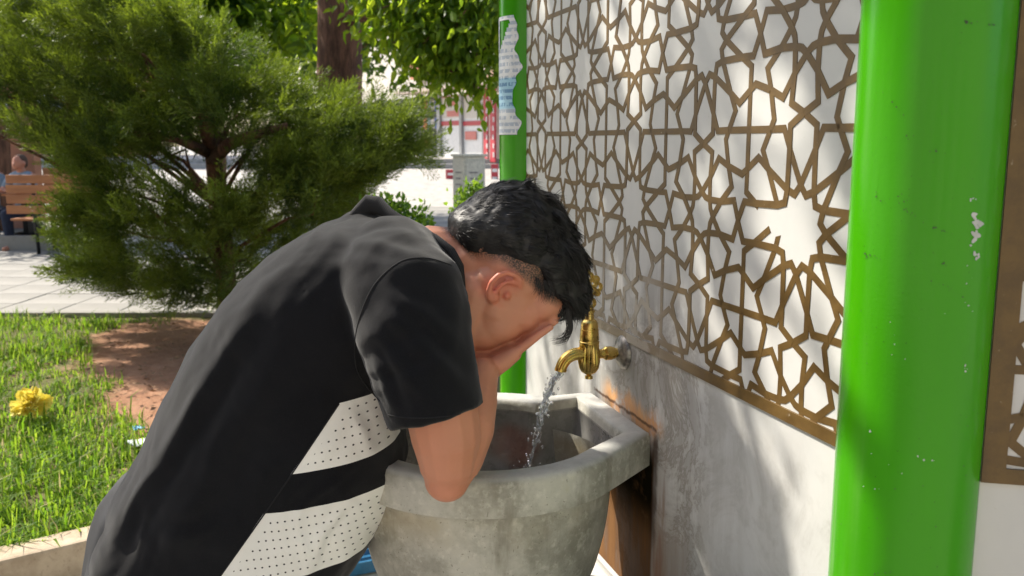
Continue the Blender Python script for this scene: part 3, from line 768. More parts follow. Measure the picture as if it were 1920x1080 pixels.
# ears
def ear(side, YS):
    hx = [(974, 523), (975, 511), (966, 502), (951, 496), (936, 500), (924, 512), (919, 528), (920, 541), (928, 547)]
    out = []
    for i, p in enumerate(hx):
        q = at(p[0], p[1], 1.475); q = Vector((q.x, 0, q.z)); k = math.sin(math.pi * i / 8)
        q.y = 1.475 + side * (.076 + .017 * k + (.004 if i > 3 else 0)); out.append(q)
    b.tube(out, [.0045, .0045, .0046, .0046, .0046, .0047, .0050, .0060, .0068], 10)
    for p in [(931, 543, .0066, .084), (927, 537, .0055, .088)]:
        q = at(p[0], p[1], 1.475); b.ell(Vector((q.x, 1.475 + side * p[3], q.z)), (p[2],) * 3, seg=10, rin=8)
    an = [(968, 517), (953, 513), (942, 518), (934, 528), (931, 538)]
    b.tube([Vector((at(p[0], p[1], 1.475).x, 1.475 + side * (.081 + .006 * math.sin(math.pi * i / 4)), at(p[0], p[1], 1.475).z)) for i, p in enumerate(an)], .0038, 8)
    q = at(946, 522, 1.475); ax1 = Vector((.75, 0, .66)); ax2 = Vector((-.66, 0, .75))
    b.ell(Vector((q.x, 1.475 + side * .0715, q.z)), (.026, .005, .020), (ax1, Vector((0, 1, 0)), ax2), 18, 10)
    q = at(951, 540, 1.475); b.ell(Vector((q.x, 1.475 + side * .078, q.z)), (.006, .006, .006), seg=10, rin=8)
ear(-1, 0); ear(1, 0)
# torso, hips, legs (inside the clothes)
b.chain([(at(730, 530, 1.475), .09), (at(640, 590, 1.48), .115), (at(500, 760, 1.49), .115), (at(380, 930, 1.5), .12), (at(320, 1040, 1.5), .125)])
hipc = at(320, 1040, 1.5)
for s in (-1, 1):
    hp = hipc + Vector((0.0, s * .085, -.02)); kn = Vector((hp.x + .03, hp.y, .47)); an = Vector((hp.x - .03, hp.y, .09))
    b.chain([(hp, .082), (kn, .055), (an, .04)]); b.cap(an + Vector((-.03, 0, -.045)), an + Vector((.15, 0, -.055)), .034, .03)
# arms
b.ell(at(843, 918, 1.272), (.019, .016, .017))
RS = at(775, 545, 1.31); RE = at(838, 898, 1.275)
b.chain([(RS, .056), (at(800, 640, 1.285), .057), (at(824, 745, 1.268), .0535), (at(836, 815, 1.266), .051), (at(839, 862, 1.27), .043), (RE, .0335)])
b.chain([(RE, .0335), (at(852, 856, 1.285), .043), (at(872, 800, 1.315), .0445), (at(887, 755, 1.348), .0375), (at(898, 718, 1.378), .0295), (at(904, 700, 1.39), .0265)])
LS = at(775, 530, 1.64); LE = Vector((-.115, 1.70, 1.06)); LW = Vector((-.045, 1.545, 1.225))
b.chain([(LS, .066), (lerp(LS, LE, .5), .054), (lerp(LS, LE, .85), .046), (LE, .0335)]); b.chain([(LE, .0335), (lerp(LE, LW, .3), .043), (lerp(LE, LW, .75), .034), (LW, .0265)])
# hands: palm, four fingers and a thumb each, laid along the face
def hand(side):
    """fingers point to the forehead; the little finger is on the outside"""
    y0 = 1.475 + side * .068
    def F(px, py, dy): q = at(px, py + 8, 1.43); return Vector((q.x, y0 - side * dy, q.z))
    wr = at(904, 700, 1.39) if side < 0 else LW
    # palm: heel, middle, knuckles across
    for dy, r in ((.0, .0155), (.018, .017), (.036, .0165), (.052, .015)):
        b.chain([(lerp(wr, F(900, 690, .02), .5) if dy in (.018, .036) else F(903, 690, .014 + dy * .3), .019), (F(918, 678, dy), r + .003), (F(945, 662, dy), r), (F(963, 650, dy), r * .82)])
    b.chain([(F(882, 672, .01), .015), (F(905, 676, .02), .021)]); b.cap(F(876, 676, .005), F(890, 690, .012), .012, .018)
    for i, (dy, r, tip) in enumerate(((.000, .0074, .82), (.0195, .0082, .95), (.039, .0086, 1.0), (.058, .0084, .95))):
        ps = [(963, 649), (992, 628), (1020, 606), (1046, 589)]
        pts = [F(*ps[0], dy)]
        for j in range(1, 4):
            q = F(*ps[j], dy); q0 = F(*ps[0], dy); pts.append(lerp(q0, q, tip))
        rr_ = [r * 1.08, r, r * .92, r * .78]
        b.chain(list(zip(pts, rr_)))
    b.chain([(F(905, 690, .05), .017), (F(918, 660, .068), .013), (F(945, 640, .075), .0105), (F(972, 628, .078), .0085)])
hand(-1); hand(1)
body = b.build('body', SKIN, boy); body.matrix_parent_inverse = Matrix.Translation(boy.location).inverted()
fuse(body, .0028, 4, .5)
co = get_co(body); rel = co - np.array(HC); cu = rel @ np.array(UP); cf = rel @ np.array(FC); cs = rel @ np.array(SD)
# redder ears, elbow, knuckles
ec = np.array(at(943, 522, 1.475)); de = np.hypot(co[:, 0] - ec[0], co[:, 2] - ec[2])
red = np.clip(1 - de / .034, 0, 1) ** .4 * np.clip((np.abs(co[:, 1] - 1.475) - .074) / .006, 0, 1) * .62
del_ = np.linalg.norm(co - np.array(RE), axis=1); red = np.maximum(red, np.clip(1 - del_ / .05, 0, 1) * .25)
hd = np.linalg.norm(co - np.array(at(1000, 628, 1.43)), axis=1); red = np.maximum(red, np.clip(1 - hd / .07, 0, 1) * .28)
hd = np.linalg.norm(co - np.array(at(900, 680, 1.41)), axis=1); red = np.maximum(red, np.clip(1 - hd / .05, 0, 1) * .30)
# cropped sides: dark stubble on the skin, in picture-free head axes
HU = np.array([-.14, -.105, -.092, -.07, -.03, -.017, .0, .012, .03, .05, .14]); HF = np.array([-.16, -.10, -.075, -.030, -.012, .006, .036, .062, .085, .092, .10])
def hairline(u, f): return np.interp(u, HU, HF) - f      # positive inside the hair: nape, over the ear, temple, forehead
hl = hairline(cu, cf)
shv = np.clip(hl / .020 + .62, 0, 1) * (np.linalg.norm(rel, axis=1) < .16) * (cu > -.115)
earv = (np.abs(cs) > .079)
shv[earv & (de < .04)] = 0
for k, v in (('red', red), ('shaved', shv)):
    a = body.data.attributes.new(k, 'FLOAT', 'POINT'); a.data.foreach_set('value', v.astype(np.float32))

# ---- shirt
BLACK = Mat('black_knit'); n1 = BLACK.noise(9, 4); n2 = BLACK.noise(900, 2, .5); n3 = BLACK.noise(260, 3)
x, y, z = BLACK.xyz()
base = BLACK.mix(n1.ss(.3, .7), (.0058, .0060, .0075), (.0085, .0087, .0105)); base = BLACK.mix(n2.ss(.45, .75) * .5, base, (.018, .018, .020))
# white printed panels on the flank: two bands cut off by a slanting seam
pa, pb = at(636, 757, 1.31), at(412, 1082, 1.31)
dx_, dz_ = pb.x - pa.x, pb.z - pa.z; L = math.hypot(dx_, dz_)
side = ((x - pa.x) * (-dz_ / L)) + ((z - pa.z) * (dx_ / L))           # distance from the seam, positive in front
q1, q2 = at(541, 886, 1.31), at(770, 868, 1.31); sl = (q2.z - q1.z) / (q2.x - q1.x)
v = z - (x - q1.x) * (sl * 1.0) - q1.z                                   # height above the first band's lower edge
top = at(622, 763, 1.31); htop = top.z - (top.x - q1.x) * sl * .4 - q1.z
b2 = at(497, 960, 1.31); h2 = b2.z - (b2.x - q1.x) * sl - q1.z
curve = (x - q1.x) * (x - q1.x) * .10
v2 = v + curve * 0
lowlim = h2 - .118
band = (v2.gt(0) * v2.lt(htop) + v2.lt(h2) * v2.gt(lowlim)).mn(1.0)
band2 = band * side.gt(0) * y.lt(1.47) * y.gt(1.287)
# perforation dots in rows along the bands
gx = ((x + z * .05) / .0107).frac() - .5; gz = ((v2 - .0055) / .0147).frac() - .5
dd = (gx * gx * (.0107 / .0147) * (.0107 / .0147) + gz * gz).pw(.5)
inb = ((v2 - htop * .5).abs().lt(htop * .5 - .008) + (v2 - (h2 + lowlim) * .5).abs().lt((h2 - lowlim) * .5 - .006)).mn(1.0) * side.gt(.012)
dots = dd.lt(.105) * inb
wc = BLACK.mix(n1.ss(.3, .7), (.74, .74, .71), (.82, .82, .79)); wc = BLACK.mix(dots, wc, (.035, .035, .04))
c = BLACK.mix(band2, base, wc)
BLACK.set('Base Color', c).set('Roughness', band2 * -.45 + .92).set('Sheen Weight', band2 * -.15 + .15).set('Sheen Roughness', .5).set('Specular IOR Level', band2 * .2 + .06)
BLACK.bump(n2 * .6 + n3, .25, .0008)
s_ = MB()
secs = [((150, 1190), (560, 1200), .185, 1.50), ((172, 1110), (632, 1105), .188, 1.50), ((195, 1000), (686, 1030), .190, 1.497), ((232, 905), (738, 935), .190, 1.495), ((296, 795), (764, 862), .190, 1.49), ((370, 645), (752, 800), .188, 1.485), ((432, 553), (742, 735), .185, 1.48),
        ((515, 474), (750, 680), .180, 1.475), ((605, 417), (775, 640), .176, 1.475), ((690, 406), (812, 610), .165, 1.475), ((765, 423), (838, 585), .135, 1.475), ((822, 446), (858, 560), .085, 1.475)]
rr = []; NS = 48
for (bx, by), (fx, fy), hw, ym in secs:
    B, F_ = at(bx, by, ym), at(fx, fy, ym); cc = (B + F_) / 2; ax = (B - F_) / 2
    ring_ = []
    for k in range(NS):
        a = 2 * math.pi * k / NS; ca, sa = math.cos(a), math.sin(a)
        e = .82
        ring_.append(cc + ax * (abs(ca) ** e * (1 if ca > 0 else -1)) + Vector((0, hw * (abs(sa) ** e) * (1 if sa > 0 else -1), 0)))
    rr.append(ring_)
s_.rings(rr)
def sleeve(pts):
    s_.chain(pts[:-1]) if False else None
    P = [p for p, r in pts]; R_ = [r for p, r in pts]; s_.tube(P, R_, 26)
    s_.ell(P[0], (R_[0],) * 3)
sl_r = [(at(735, 525, 1.345), .080), (at(762, 560, 1.315), .086), (at(775, 620, 1.292), .084), (at(790, 690, 1.275), .078), (at(806, 745, 1.265), .073), (at(817, 784, 1.26), .0705)]
sleeve(sl_r)
s_.chain([(at(735, 505, 1.40), .085), (at(770, 545, 1.325), .078), (at(790, 600, 1.30), .074)]); s_.cap(at(790, 500, 1.42), at(815, 560, 1.345), .055, .052)
LSv = [(at(720, 510, 1.60), .085), (lerp(LS, LE, .25) + Vector((0, .005, 0)), .085), (lerp(LS, LE, .42), .077), (lerp(LS, LE, .58), .071)]
sleeve(LSv); s_.chain([(at(700, 480, 1.52), .085), (at(740, 500, 1.62), .078)])
shirt = s_.build('t_shirt', BLACK.m, boy); shirt.matrix_parent_inverse = Matrix.Translation(boy.location).inverted()
fuse(shirt, .0052, 14, .55)
co = get_co(shirt); no = get_no(shirt)
def ridge(path, wpx, amp, Yref=1.36, valley=.0):
    """a soft fold that runs along a path over the near side of the cloth"""
    global co
    P = [at(p[0], p[1], Yref) for p in path]; best = np.full(len(co), 9.); sgnd = np.zeros(len(co)); tt = np.zeros(len(co))
    X = co[:, [0, 2]]
    n_ = len(P) - 1
    for i in range(n_):
        a_ = np.array((P[i].x, P[i].z)); d_ = np.array((P[i+1].x, P[i+1].z)) - a_; L2 = d_ @ d_
        t = np.clip(((X - a_) @ d_) / L2, 0, 1); q = a_ + t[:, None] * d_; ds = np.linalg.norm(X - q, axis=1)
        cr = (d_[0] * (X[:, 1] - a_[1]) - d_[1] * (X[:, 0] - a_[0])) / math.sqrt(L2)
        m_ = ds < best; best[m_] = ds[m_]; sgnd[m_] = cr[m_]; tt[m_] = (i + t[m_]) / n_
    wd = wpx / 1230.; fade = np.sin(np.pi * np.clip(tt, .02, .98)) ** .6
    side_ = np.where(no[:, 1] < .15, 1., 0.)
    h = amp * np.exp(-(best / wd) ** 2) * fade * side_
    if valley: h -= valley * np.exp(-((sgnd - wd * 1.7) / wd) ** 2) * fade * side_ * (best < wd * 4)
    co = co + no * h[:, None]
ridge([(520, 560), (450, 640), (390, 740), (330, 840), (250, 950), (205, 1030)], 20, .010, 1.38, .007)
ridge([(600, 470), (510, 530), (440, 620)], 18, .005, 1.38, .003)
ridge([(470, 760), (400, 880), (330, 1000), (270, 1080)], 26, .006, 1.33, .003)
ridge([(560, 620), (500, 720), (440, 830)], 24, .004, 1.33)
ridge([(640, 455), (720, 452), (790, 470), (850, 505)], 12, .005, 1.36, .004)
ridge([(610, 500), (690, 480), (770, 490)], 14, .004, 1.34, .002)
ridge([(700, 560), (770, 610), (850, 690), (880, 730)], 12, .004, 1.25, .003)
ridge([(690, 600), (750, 670), (830, 750)], 13, .004, 1.24, .003)
ridge([(720, 540), (800, 580), (860, 630)], 11, .003, 1.26, .002)
ridge([(700, 650), (730, 720), (750, 770)], 10, .004, 1.24, .003)
ridge([(655, 780), (675, 830), (690, 880)], 10, .0035, 1.31, .0025)
ridge([(690, 1000), (650, 960), (620, 900)], 12, .003, 1.31)
ridge([(640, 960), (600, 1010), (580, 1070)], 10, .004, 1.31, .003)
ridge([(300, 1000), (380, 990), (430, 960)], 16, .004, 1.33, .002)
nz = np.array([mnoise.noise(Vector((p[0] * 9, p[1] * 9, p[2] * 6))) for p in co]); nz2 = np.array([mnoise.noise(Vector((p[0] * 26, p[1] * 26, p[2] * 18 + 4))) for p in co])
ax_s = np.array((at(300, 900, 1.4) - at(650, 450, 1.4)).normalized()); pr_s = np.cross(ax_s, np.array((0, 1., 0)))
wr_ = np.array([mnoise.noise(Vector((float(p @ pr_s) * 34 + 2.5 * mnoise.noise(Vector((p[0] * 7, p[1] * 7, p[2] * 7))), float(p @ ax_s) * 7, p[1] * 12))) for p in co])
wr2 = np.array([mnoise.noise(Vector((p[0] * 40, p[1] * 20, p[2] * 40 + 9 + 3 * mnoise.noise(Vector((p[0] * 12, p[1] * 12, p[2] * 12)))))) for p in co])
wr_ = np.sign(wr_) * np.abs(wr_) ** 1.3
co = co + no * (nz * .0035 + nz2 * .0012 + wr_ * .0048 + wr2 * .0009)[:, None]
# hem of the near sleeve is cut straight: flatten what lies past it
set_co(shirt, co)
# seams as thin ridges that follow the cloth
bpy.context.view_layer.update()
from mathutils.bvhtree import BVHTree
def bvh_of(o):
    return BVHTree.FromPolygons([tuple(v.co) for v in o.data.vertices], [tuple(p.vertices) for p in o.data.polygons])
TB = bvh_of(shirt)
SEAM = plain('seam_thread', (.008, .008, .01), .95)
def seam(path, r=.0013, lift=-.0002, mat=SEAM, name='seam', n=60, parent=None):
    pts = []
    for i in range(n + 1):
        f = i / n * (len(path) - 1); k = min(int(f), len(path) - 2); u_ = f - k
        p0, p1, p2, p3 = path[max(k-1, 0)], path[k], path[k+1], path[min(k+2, len(path)-1)]
        cr = lambda a, b_, c_, d_: .5 * (2 * b_ + (c_ - a) * u_ + (2 * a - 5 * b_ + 4 * c_ - d_) * u_ ** 2 + (3 * b_ - a - 3 * c_ + d_) * u_ ** 3)
        X, Y = cr(p0[0], p1[0], p2[0], p3[0]), cr(p0[1], p1[1], p2[1], p3[1])
        r_ = ray(X, Y).normalized(); hit = TB.ray_cast(Vector((0, 0, CAM_H)), r_)
        if hit[0] is not None: pts.append(hit[0] + hit[1] * lift)
    if len(pts) > 3: return MB().tube(pts, r, 6).build(name, mat, parent, True)
for pth in ([(846, 497), (800, 484), (752, 490), (705, 530), (678, 585), (666, 640), (672, 700), (712, 752)], [(636, 757), (560, 870), (497, 962), (412, 1082)]):
    o = seam(pth, parent=shirt)
    if o: o.parent = shirt
o = seam([(728, 778), (760, 783), (812, 783), (860, 777), (903, 765)], r=.0010, parent=shirt)
# collar: a ribbed band bunched behind the neck
RIB = Mat('ribbed_collar'); x, y, z = RIB.xyz(); wv = (((x + z * .6) * 330.0).frac() - .5).abs()
RIB.set('Base Color', RIB.mix(wv.ss(.1, .4), (.009, .009, .011), (.026, .026, .029))).set('Roughness', .95).bump(wv, .5, .002)
cb = MB(); cr_ = []
pathc = [(652, 412, 1.50), (676, 396, 1.49), (694, 383, 1.48), (712, 386, 1.47), (732, 402, 1.455), (770, 424, 1.43), (815, 446, 1.41), (846, 470, 1.395), (862, 500, 1.39), (866, 540, 1.395)]
cpts = [at(*p) for p in pathc]
for i, p in enumerate(cpts):
    d = (cpts[min(i + 1, len(cpts) - 1)] - cpts[max(i - 1, 0)]).normalized(); up = Vector((.1, -.35, .93)); up = (up - d * up.dot(d)).normalized(); sd_ = d.cross(up)
    hh = [.005, .012, .017, .016, .010, .007, .006, .006, .006, .004][i]
    cr_.append([p + up * math.cos(a) * hh + sd_ * math.sin(a) * .007 for a in [2 * math.pi * k / 14 for k in range(14)]])
cl = cb.rings(cr_).build('collar', RIB.m, shirt, True)
# ---- trousers and shoes
TROU = plain('dark_trousers', (.02, .021, .026), .85)
tb = MB()
tb.chain([(hipc + Vector((.02, 0, .03)), .15), (hipc + Vector((.0, 0, -.06)), .15)])
for s in (-1, 1):
    hp = hipc + Vector((0.0, s * .085, -.03)); kn = Vector((hp.x + .03, hp.y, .47)); an = Vector((hp.x - .03, hp.y, .07))
    tb.tube([hp + Vector((0, 0, .05)), hp, kn, lerp(kn, an, .6), an], [.105, .102, .082, .075, .07], 20)
tr = tb.build('trousers', TROU, boy); tr.matrix_parent_inverse = Matrix.Translation(boy.location).inverted(); fuse(tr, .008, 6)
SHOE = plain('shoe_white', (.6, .6, .58), .6); SOLE = plain('shoe_sole', (.35, .35, .34), .7)
for s in (-1, 1):
    ax_, ay_ = hipc.x - .03, hipc.y + s * .085; sb = MB()
    sb.rings([[Vector((ax_ + x_, ay_ + w_ * math.cos(a), .018 + h_ * max(0, math.sin(a)) if math.sin(a) > 0 else .018)) for a in [2 * math.pi * k / 18 for k in range(18)]] for x_, w_, h_ in ((-.075, .02, .03), (-.06, .036, .075), (-.01, .042, .09), (.06, .045, .075), (.13, .048, .05), (.185, .04, .034), (.205, .015, .015))])
    sh = sb.build('shoe', SHOE, boy, True); sh.matrix_parent_inverse = Matrix.Translation(boy.location).inverted()
    q = MB(); q.rings([[Vector((ax_ + .065 + .142 * math.cos(a), ay_ + .05 * math.sin(a), z_)) for a in [2 * math.pi * k / 24 for k in range(24)]] for z_ in (.004, .022)]); q.build('sole', SOLE, sh)
# ---- hair: a dark cap and many single strands
HAIRM = Mat('black_hair'); n1 = HAIRM.noise(60, 3)
HAIRM.set('Base Color', HAIRM.mix(n1.ss(.3, .7), (.0045, .0042, .0045), (.013, .012, .012))).set('Roughness', .5).set('Specular IOR Level', .4)
hb = MB()
hb.ell(H(.0, -.015, 0), (.100, .104, .080), (UP, FC, SD), 40, 26); hb.ell(H(.045, .03, 0), (.059, .082, .077), (UP, FC, SD), 36, 24); hb.ell(H(.060, .082, 0), (.036, .042, .066), (UP, FC, SD), 30, 20)
hb.ell(H(-.045, -.045, 0), (.062, .062, .068), (UP, FC, SD), 30, 20)
cap = hb.build('hair', HAIRM.m, boy, True); cap.matrix_parent_inverse = Matrix.Translation(boy.location).inverted()
fuse(cap, .003, 4)
co = get_co(cap); no = get_no(cap); rel = co - np.array(HC); cu, cf, cs = rel @ np.array(UP), rel @ np.array(FC), rel @ np.array(SD)
hl = hairline(cu, cf); fr = (cu > .034) & (cf > .055)
sm = np.clip(hl / .06, 0, 1); sm = sm * sm * (3 - 2 * sm); sm[fr] = 1
top_ = np.clip((cu + .02) / .07, 0, 1)
def flownoise(p, k, st):                          # tufts drawn out along the way the hair is combed
    l = Vector(p) - HC; return mnoise.noise(Vector((l.dot(UP) * k * .55, l.dot(FC) * k * .55 + st, l.dot(SD) * k)))
nz = np.array([flownoise(p, 75, 0) for p in co]); nz2 = np.array([flownoise(p, 150, 5) for p in co])
co = co + no * (-.0075 * (1 - sm) + sm * (.0018 + .0022 * top_) * (nz * 1.0) + sm * .0018 * nz2)[:, None]
set_co(cap, co)
bm = bmesh.new(); bm.from_mesh(cap.data); dl_ = []
for f in bm.faces:
    p = f.calc_center_median() - HC; u_, f_ = p.dot(UP), p.dot(FC)
    if float(np.interp(u_, HU, HF)) - f_ < .007 and not (u_ > .034 and f_ > .055): dl_.append(f)
bmesh.ops.delete(bm, geom=dl_, context='FACES'); bm.to_mesh(cap.data); bm.free()
# strands
rh = np.random.default_rng(21); V_ = []; F_ = []; SKB = bvh_of(body); CPB = bvh_of(cap)
def smooth01(x): x = np.clip(x, 0, 1); return x * x * (3 - 2 * x)
count = 0; tries = 0
while count < 40000 and tries < 160000:
    tries += 1
    d = rh.normal(size=3); d /= np.linalg.norm(d)
    dirw = (UP * d[0] + FC * d[1] + SD * d[2]).normalized(); o_ = HC + dirw * .3
    hit = CPB.ray_cast(o_, -dirw); onskin = False
    if hit[0] is None or (hit[0] - HC).length < .05 or (hit[0] - HC).length > .2:
        hit = SKB.ray_cast(o_, -dirw); onskin = True
        if hit[0] is None or (hit[0] - HC).length > .14: continue
    root = hit[0]; nrm = hit[1]; l = root - HC; u_, f_, s0 = l.dot(UP), l.dot(FC), l.dot(SD)
    h_ = float(np.interp(u_, HU, HF)) - f_; fringe = bool(u_ > .034 and f_ > .04)
    if not fringe and (h_ < -.013 or rh.random() > smooth01((h_ + .016) / .034)): continue
    if onskin and abs(s0) > .0785: continue
    topness = smooth01((u_ + .03) / .085) * smooth01((.09 - abs(s0)) / .03)
    length = lerp(.012, .027, topness) * (1 if fringe else smooth01(h_ / .05 + .32)) * rh.uniform(.6, 1.25)
    flow_ = (FC * .45 + UP * .75) if u_ < .05 else (FC * .95 + UP * .25)
    flow_ = flow_ - nrm * flow_.dot(nrm); flow_ = flow_.normalized() if flow_.length > .01 else FC
    clump = mnoise.noise_vector(Vector((u_ * 60, f_ * 60, s0 * 60)))
    q = root - nrm * .0015; dirv = (nrm * lerp(.55, .60, topness) + flow_ * 1.0 + clump * .75 * (.3 + topness) + Vector(tuple(rh.normal(size=3) * .18))).normalized()
    nseg = 4 if length > .012 else 3
    wdt = lerp(.00036, .00058, topness) * rh.uniform(.8, 1.3)
    sd_ = dirv.cross(nrm + Vector(tuple(rh.normal(size=3) * .4))).normalized(); base_i = len(V_)
    for k in range(nseg + 1):
        f__ = k / nseg; ww = wdt * (1 - f__ * .85)
        V_ += [tuple(q - sd_ * ww), tuple(q + sd_ * ww)]
        dirv = (dirv + flow_ * .25 - nrm * .16 + clump * .28 * topness + Vector((0, 0, -.12)) * topness).normalized(); q = q + dirv * (length / nseg)
    for k in range(nseg): F_.append((base_i + 2 * k, base_i + 2 * k + 1, base_i + 2 * k + 3, base_i + 2 * k + 2))
    count += 1
# loose curls that hang from the fringe and one in front of the temple
def lock(pts, n, spread, w_=.0007):
    for i in range(n):
        o_ = Vector(tuple(rh.normal(size=3) * spread)); b0 = len(V_); tw = Vector(tuple(rh.normal(size=3) * spread * .9)); cut = rh.uniform(.7, 1)
        P = []
        for k in range(17):
            f = k / 16 * cut * (len(pts) - 1); j = min(int(f), len(pts) - 2); u_ = f - j
            a_, b_, c_, d_ = (at(*pts[max(j-1, 0)]), at(*pts[j]), at(*pts[j+1]), at(*pts[min(j+2, len(pts)-1)]))
            q = .5 * (2 * b_ + (c_ - a_) * u_ + (2 * a_ - 5 * b_ + 4 * c_ - d_) * u_ ** 2 + (3 * b_ - a_ - 3 * c_ + d_) * u_ ** 3)
            P.append(q + o_ * (1 - .2 * k / 16) + tw * (k / 16))
        for k, q in enumerate(P):
            dd_ = (P[min(k+1, 16)] - P[max(k-1, 0)]).normalized(); s2 = dd_.cross(Vector((.2, 1, .1))).normalized(); ww = w_ * (1 - .8 * k / 16)
            V_.append(tuple(q - s2 * ww)); V_.append(tuple(q + s2 * ww))
        for k in range(16): F_.append((b0 + 2 * k, b0 + 2 * k + 1, b0 + 2 * k + 3, b0 + 2 * k + 2))
lock([(1060, 560, 1.44), (1066, 590, 1.43), (1068, 615, 1.43), (1058, 634, 1.43), (1036, 640, 1.43)], 60, .0035)
lock([(1062, 570, 1.44), (1050, 590, 1.43), (1034, 596, 1.425), (1022, 588, 1.42), (1022, 572, 1.42)], 16, .0012)
lock([(1050, 560, 1.43), (1064, 584, 1.43), (1054, 600, 1.425), (1036, 602, 1.42)], 14, .0014)
for i in range(22):
    x0 = rh.uniform(1045, 1100); lock([(x0, 560, 1.44 + rh.uniform(-.02, .06)), (x0 + rh.uniform(-3, 5), 582, 1.44 + rh.uniform(-.02, .05)), (x0 + rh.uniform(-10, 4), 600 + rh.uniform(-10, 8) - max(0, x0 - 1075) * .5, 1.44)], 16, .0035)
for i in range(10):
    x0 = rh.uniform(1000, 1040); lock([(x0, 520 + (x0 - 1000) * .3, 1.400), (x0 + 5, 540 + (x0 - 1000) * .4, 1.397), (x0 + rh.uniform(-8, 6), 556 + (x0 - 1000) * .5, 1.400)], 5, .002, .0004)
V_ = np.array(V_, dtype=np.float32); F_ = np.array(F_)
hs_ = mesh_np('hair_strands', V_, F_, HAIRM.m, cap, True); tag(hs_, kind='stuff')
# ------------------------------------------------------------------ plants
rg = np.random.default_rng(99)
def rotmats(dirs, rolls):
    """frames whose x axis is dirs, turned by rolls"""
    d = dirs / np.linalg.norm(dirs, axis=1, keepdims=True)
    ref = np.tile(np.array([0, 0, 1.]), (len(d), 1)); ref[np.abs(d[:, 2]) > .95] = (1, 0, 0)
    s = np.cross(ref, d); s /= np.linalg.norm(s, axis=1, keepdims=True); u = np.cross(d, s)
    c, n = np.cos(rolls)[:, None], np.sin(rolls)[:, None]
    s2 = s * c + u * n; u2 = u * c - s * n
    return np.stack([d, s2, u2], axis=2)
def scatter(tv, tf, pos, dirs, rolls, scale, shade=None):
    """copies of one small shape baked into one mesh"""
    R = rotmats(dirs, rolls); n, k = len(pos), len(tv)
    v = np.einsum('nij,kj->nki', R, tv) * scale[:, None, None] + pos[:, None, :]
    f = (tf[None, :, :] + (np.arange(n) * k)[:, None, None]).reshape(-1, tf.shape[1])
    return v.reshape(-1, 3), f, (np.repeat(shade, k) if shade is not None else None)
class Heap:
    def __init__(s): s.v = []; s.f = []; s.a = []; s.n = 0
    def put(s, v, f, a): s.v.append(v); s.f.append(f + s.n); s.a.append(a); s.n += len(v)
    def build(s, name, mat, parent=None, smooth=False): return mesh_np(name, np.concatenate(s.v), np.concatenate(s.f), mat, parent, smooth, {'tone': np.concatenate(s.a)})
def leafmat(name, d0, d1, t0, t1, amount=.5, rough=.5, dry=False, spec=.35):
    m = Mat(name); a = m.attr('tone'); c = m.mix(a, d0, d1); t = m.mix(a, t0, t1)
    
    if dry: k = a.ss(.90, .97); c = m.mix(k, c, (.42, .36, .16)); t = m.mix(k, t, (.5, .42, .2))
    m.leafy(c, t, amount); m.set('Roughness', rough).set('Specular IOR Level', spec); return m.m
BARK = Mat('bark'); n1 = BARK.noise(14, 7, .7, stretch=(1, 1, .22)); n2 = BARK.noise(60, 4)
BARK.set('Base Color', BARK.mix(n1.ss(.35, .65), (.07, .032, .019), (.21, .10, .06))).set('Roughness', .95).bump(n1 + n2 * .3, 1.0, .02); BARK = BARK.m
# --- juniper sprays
def frond(seed):
    r = np.random.default_rng(seed); V_ = []; F_ = []
    def leaflet(p, d, L, wd):
        d = d / np.linalg.norm(d); s = np.cross(d, r.normal(size=3)); s /= np.linalg.norm(s); i = len(V_)
        V_.extend([p, p + d * L * .45 + s * wd, p + d * L, p + d * L * .45 - s * wd]); F_.append((i, i + 1, i + 2, i + 3))
    nb = 10
    for i in range(nb):
        x = .06 + .9 * i / nb; base = np.array([x, 0, -.06 * x * x])
        for sgn in (-1, 1):
            if r.random() < .08: continue
            L = (.34 * (1 - x) + .11) * r.uniform(.75, 1.2); ang = math.radians(r.uniform(28, 48))
            d = np.array([math.cos(ang), sgn * math.sin(ang), r.normal() * .22]); nl = 4 if L > .2 else 3
            for j in range(nl):
                q = base + d * L * (j / nl)
                leaflet(q, d * 1.0 + np.array([.25, r.normal() * .45, r.normal() * .4]), L * .42 + .03, .0115)
                if j and r.random() < .3: leaflet(q, np.array([.7, -sgn * .25 + r.normal() * .3, r.normal() * .5]), .075, .008)
    leaflet(np.array([.9, 0, -.05]), np.array([1, 0, .1]), .12, .011)
    for j in range(6): leaflet(np.array([j / 6, 0, -.06 * (j / 6) ** 2]), np.array([1, r.normal() * .1, .05]), .2, .011)
    return np.array(V_), np.array(F_)
FR = [frond(i) for i in range(5)]
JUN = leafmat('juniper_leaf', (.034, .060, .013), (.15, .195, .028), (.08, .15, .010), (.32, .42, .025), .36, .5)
jun = empty('juniper_tree', tuple(at(425, 610, 6.7).xy) + (.08,)); tag(jun, 'broad feathery juniper with drooping sprays beside the lawn', 'tree')
JO = Vector(jun.location)
def inpoly(x, y, poly):
    c = False; n = len(poly)
    for i in range(n):
        x1, y1 = poly[i]; x2, y2 = poly[(i + 1) % n]
        if (y1 > y) != (y2 > y) and x < (x2 - x1) * (y - y1) / (y2 - y1) + x1: c = not c
    return c
outline = [(-110, 180), (-60, 30), (90, -20), (250, -5), (400, 60), (530, 175), (640, 205), (720, 215), (770, 250), (788, 295), (730, 345), (620, 400), (530, 480), (450, 565), (300, 555), (160, 530), (120, 440), (170, 370), (110, 290), (10, 250)]
gap = lambda x, y: ((x - 385) / 105) ** 2 + ((y - 328) / 48) ** 2 < 1 or ((x - 290) / 55) ** 2 + ((y - 318) / 28) ** 2 < 1
hp = Heap(); wood = MB(); plumes = 0; jc = np.array([at(400, 290, 6.7).x, 6.7, 0.0])
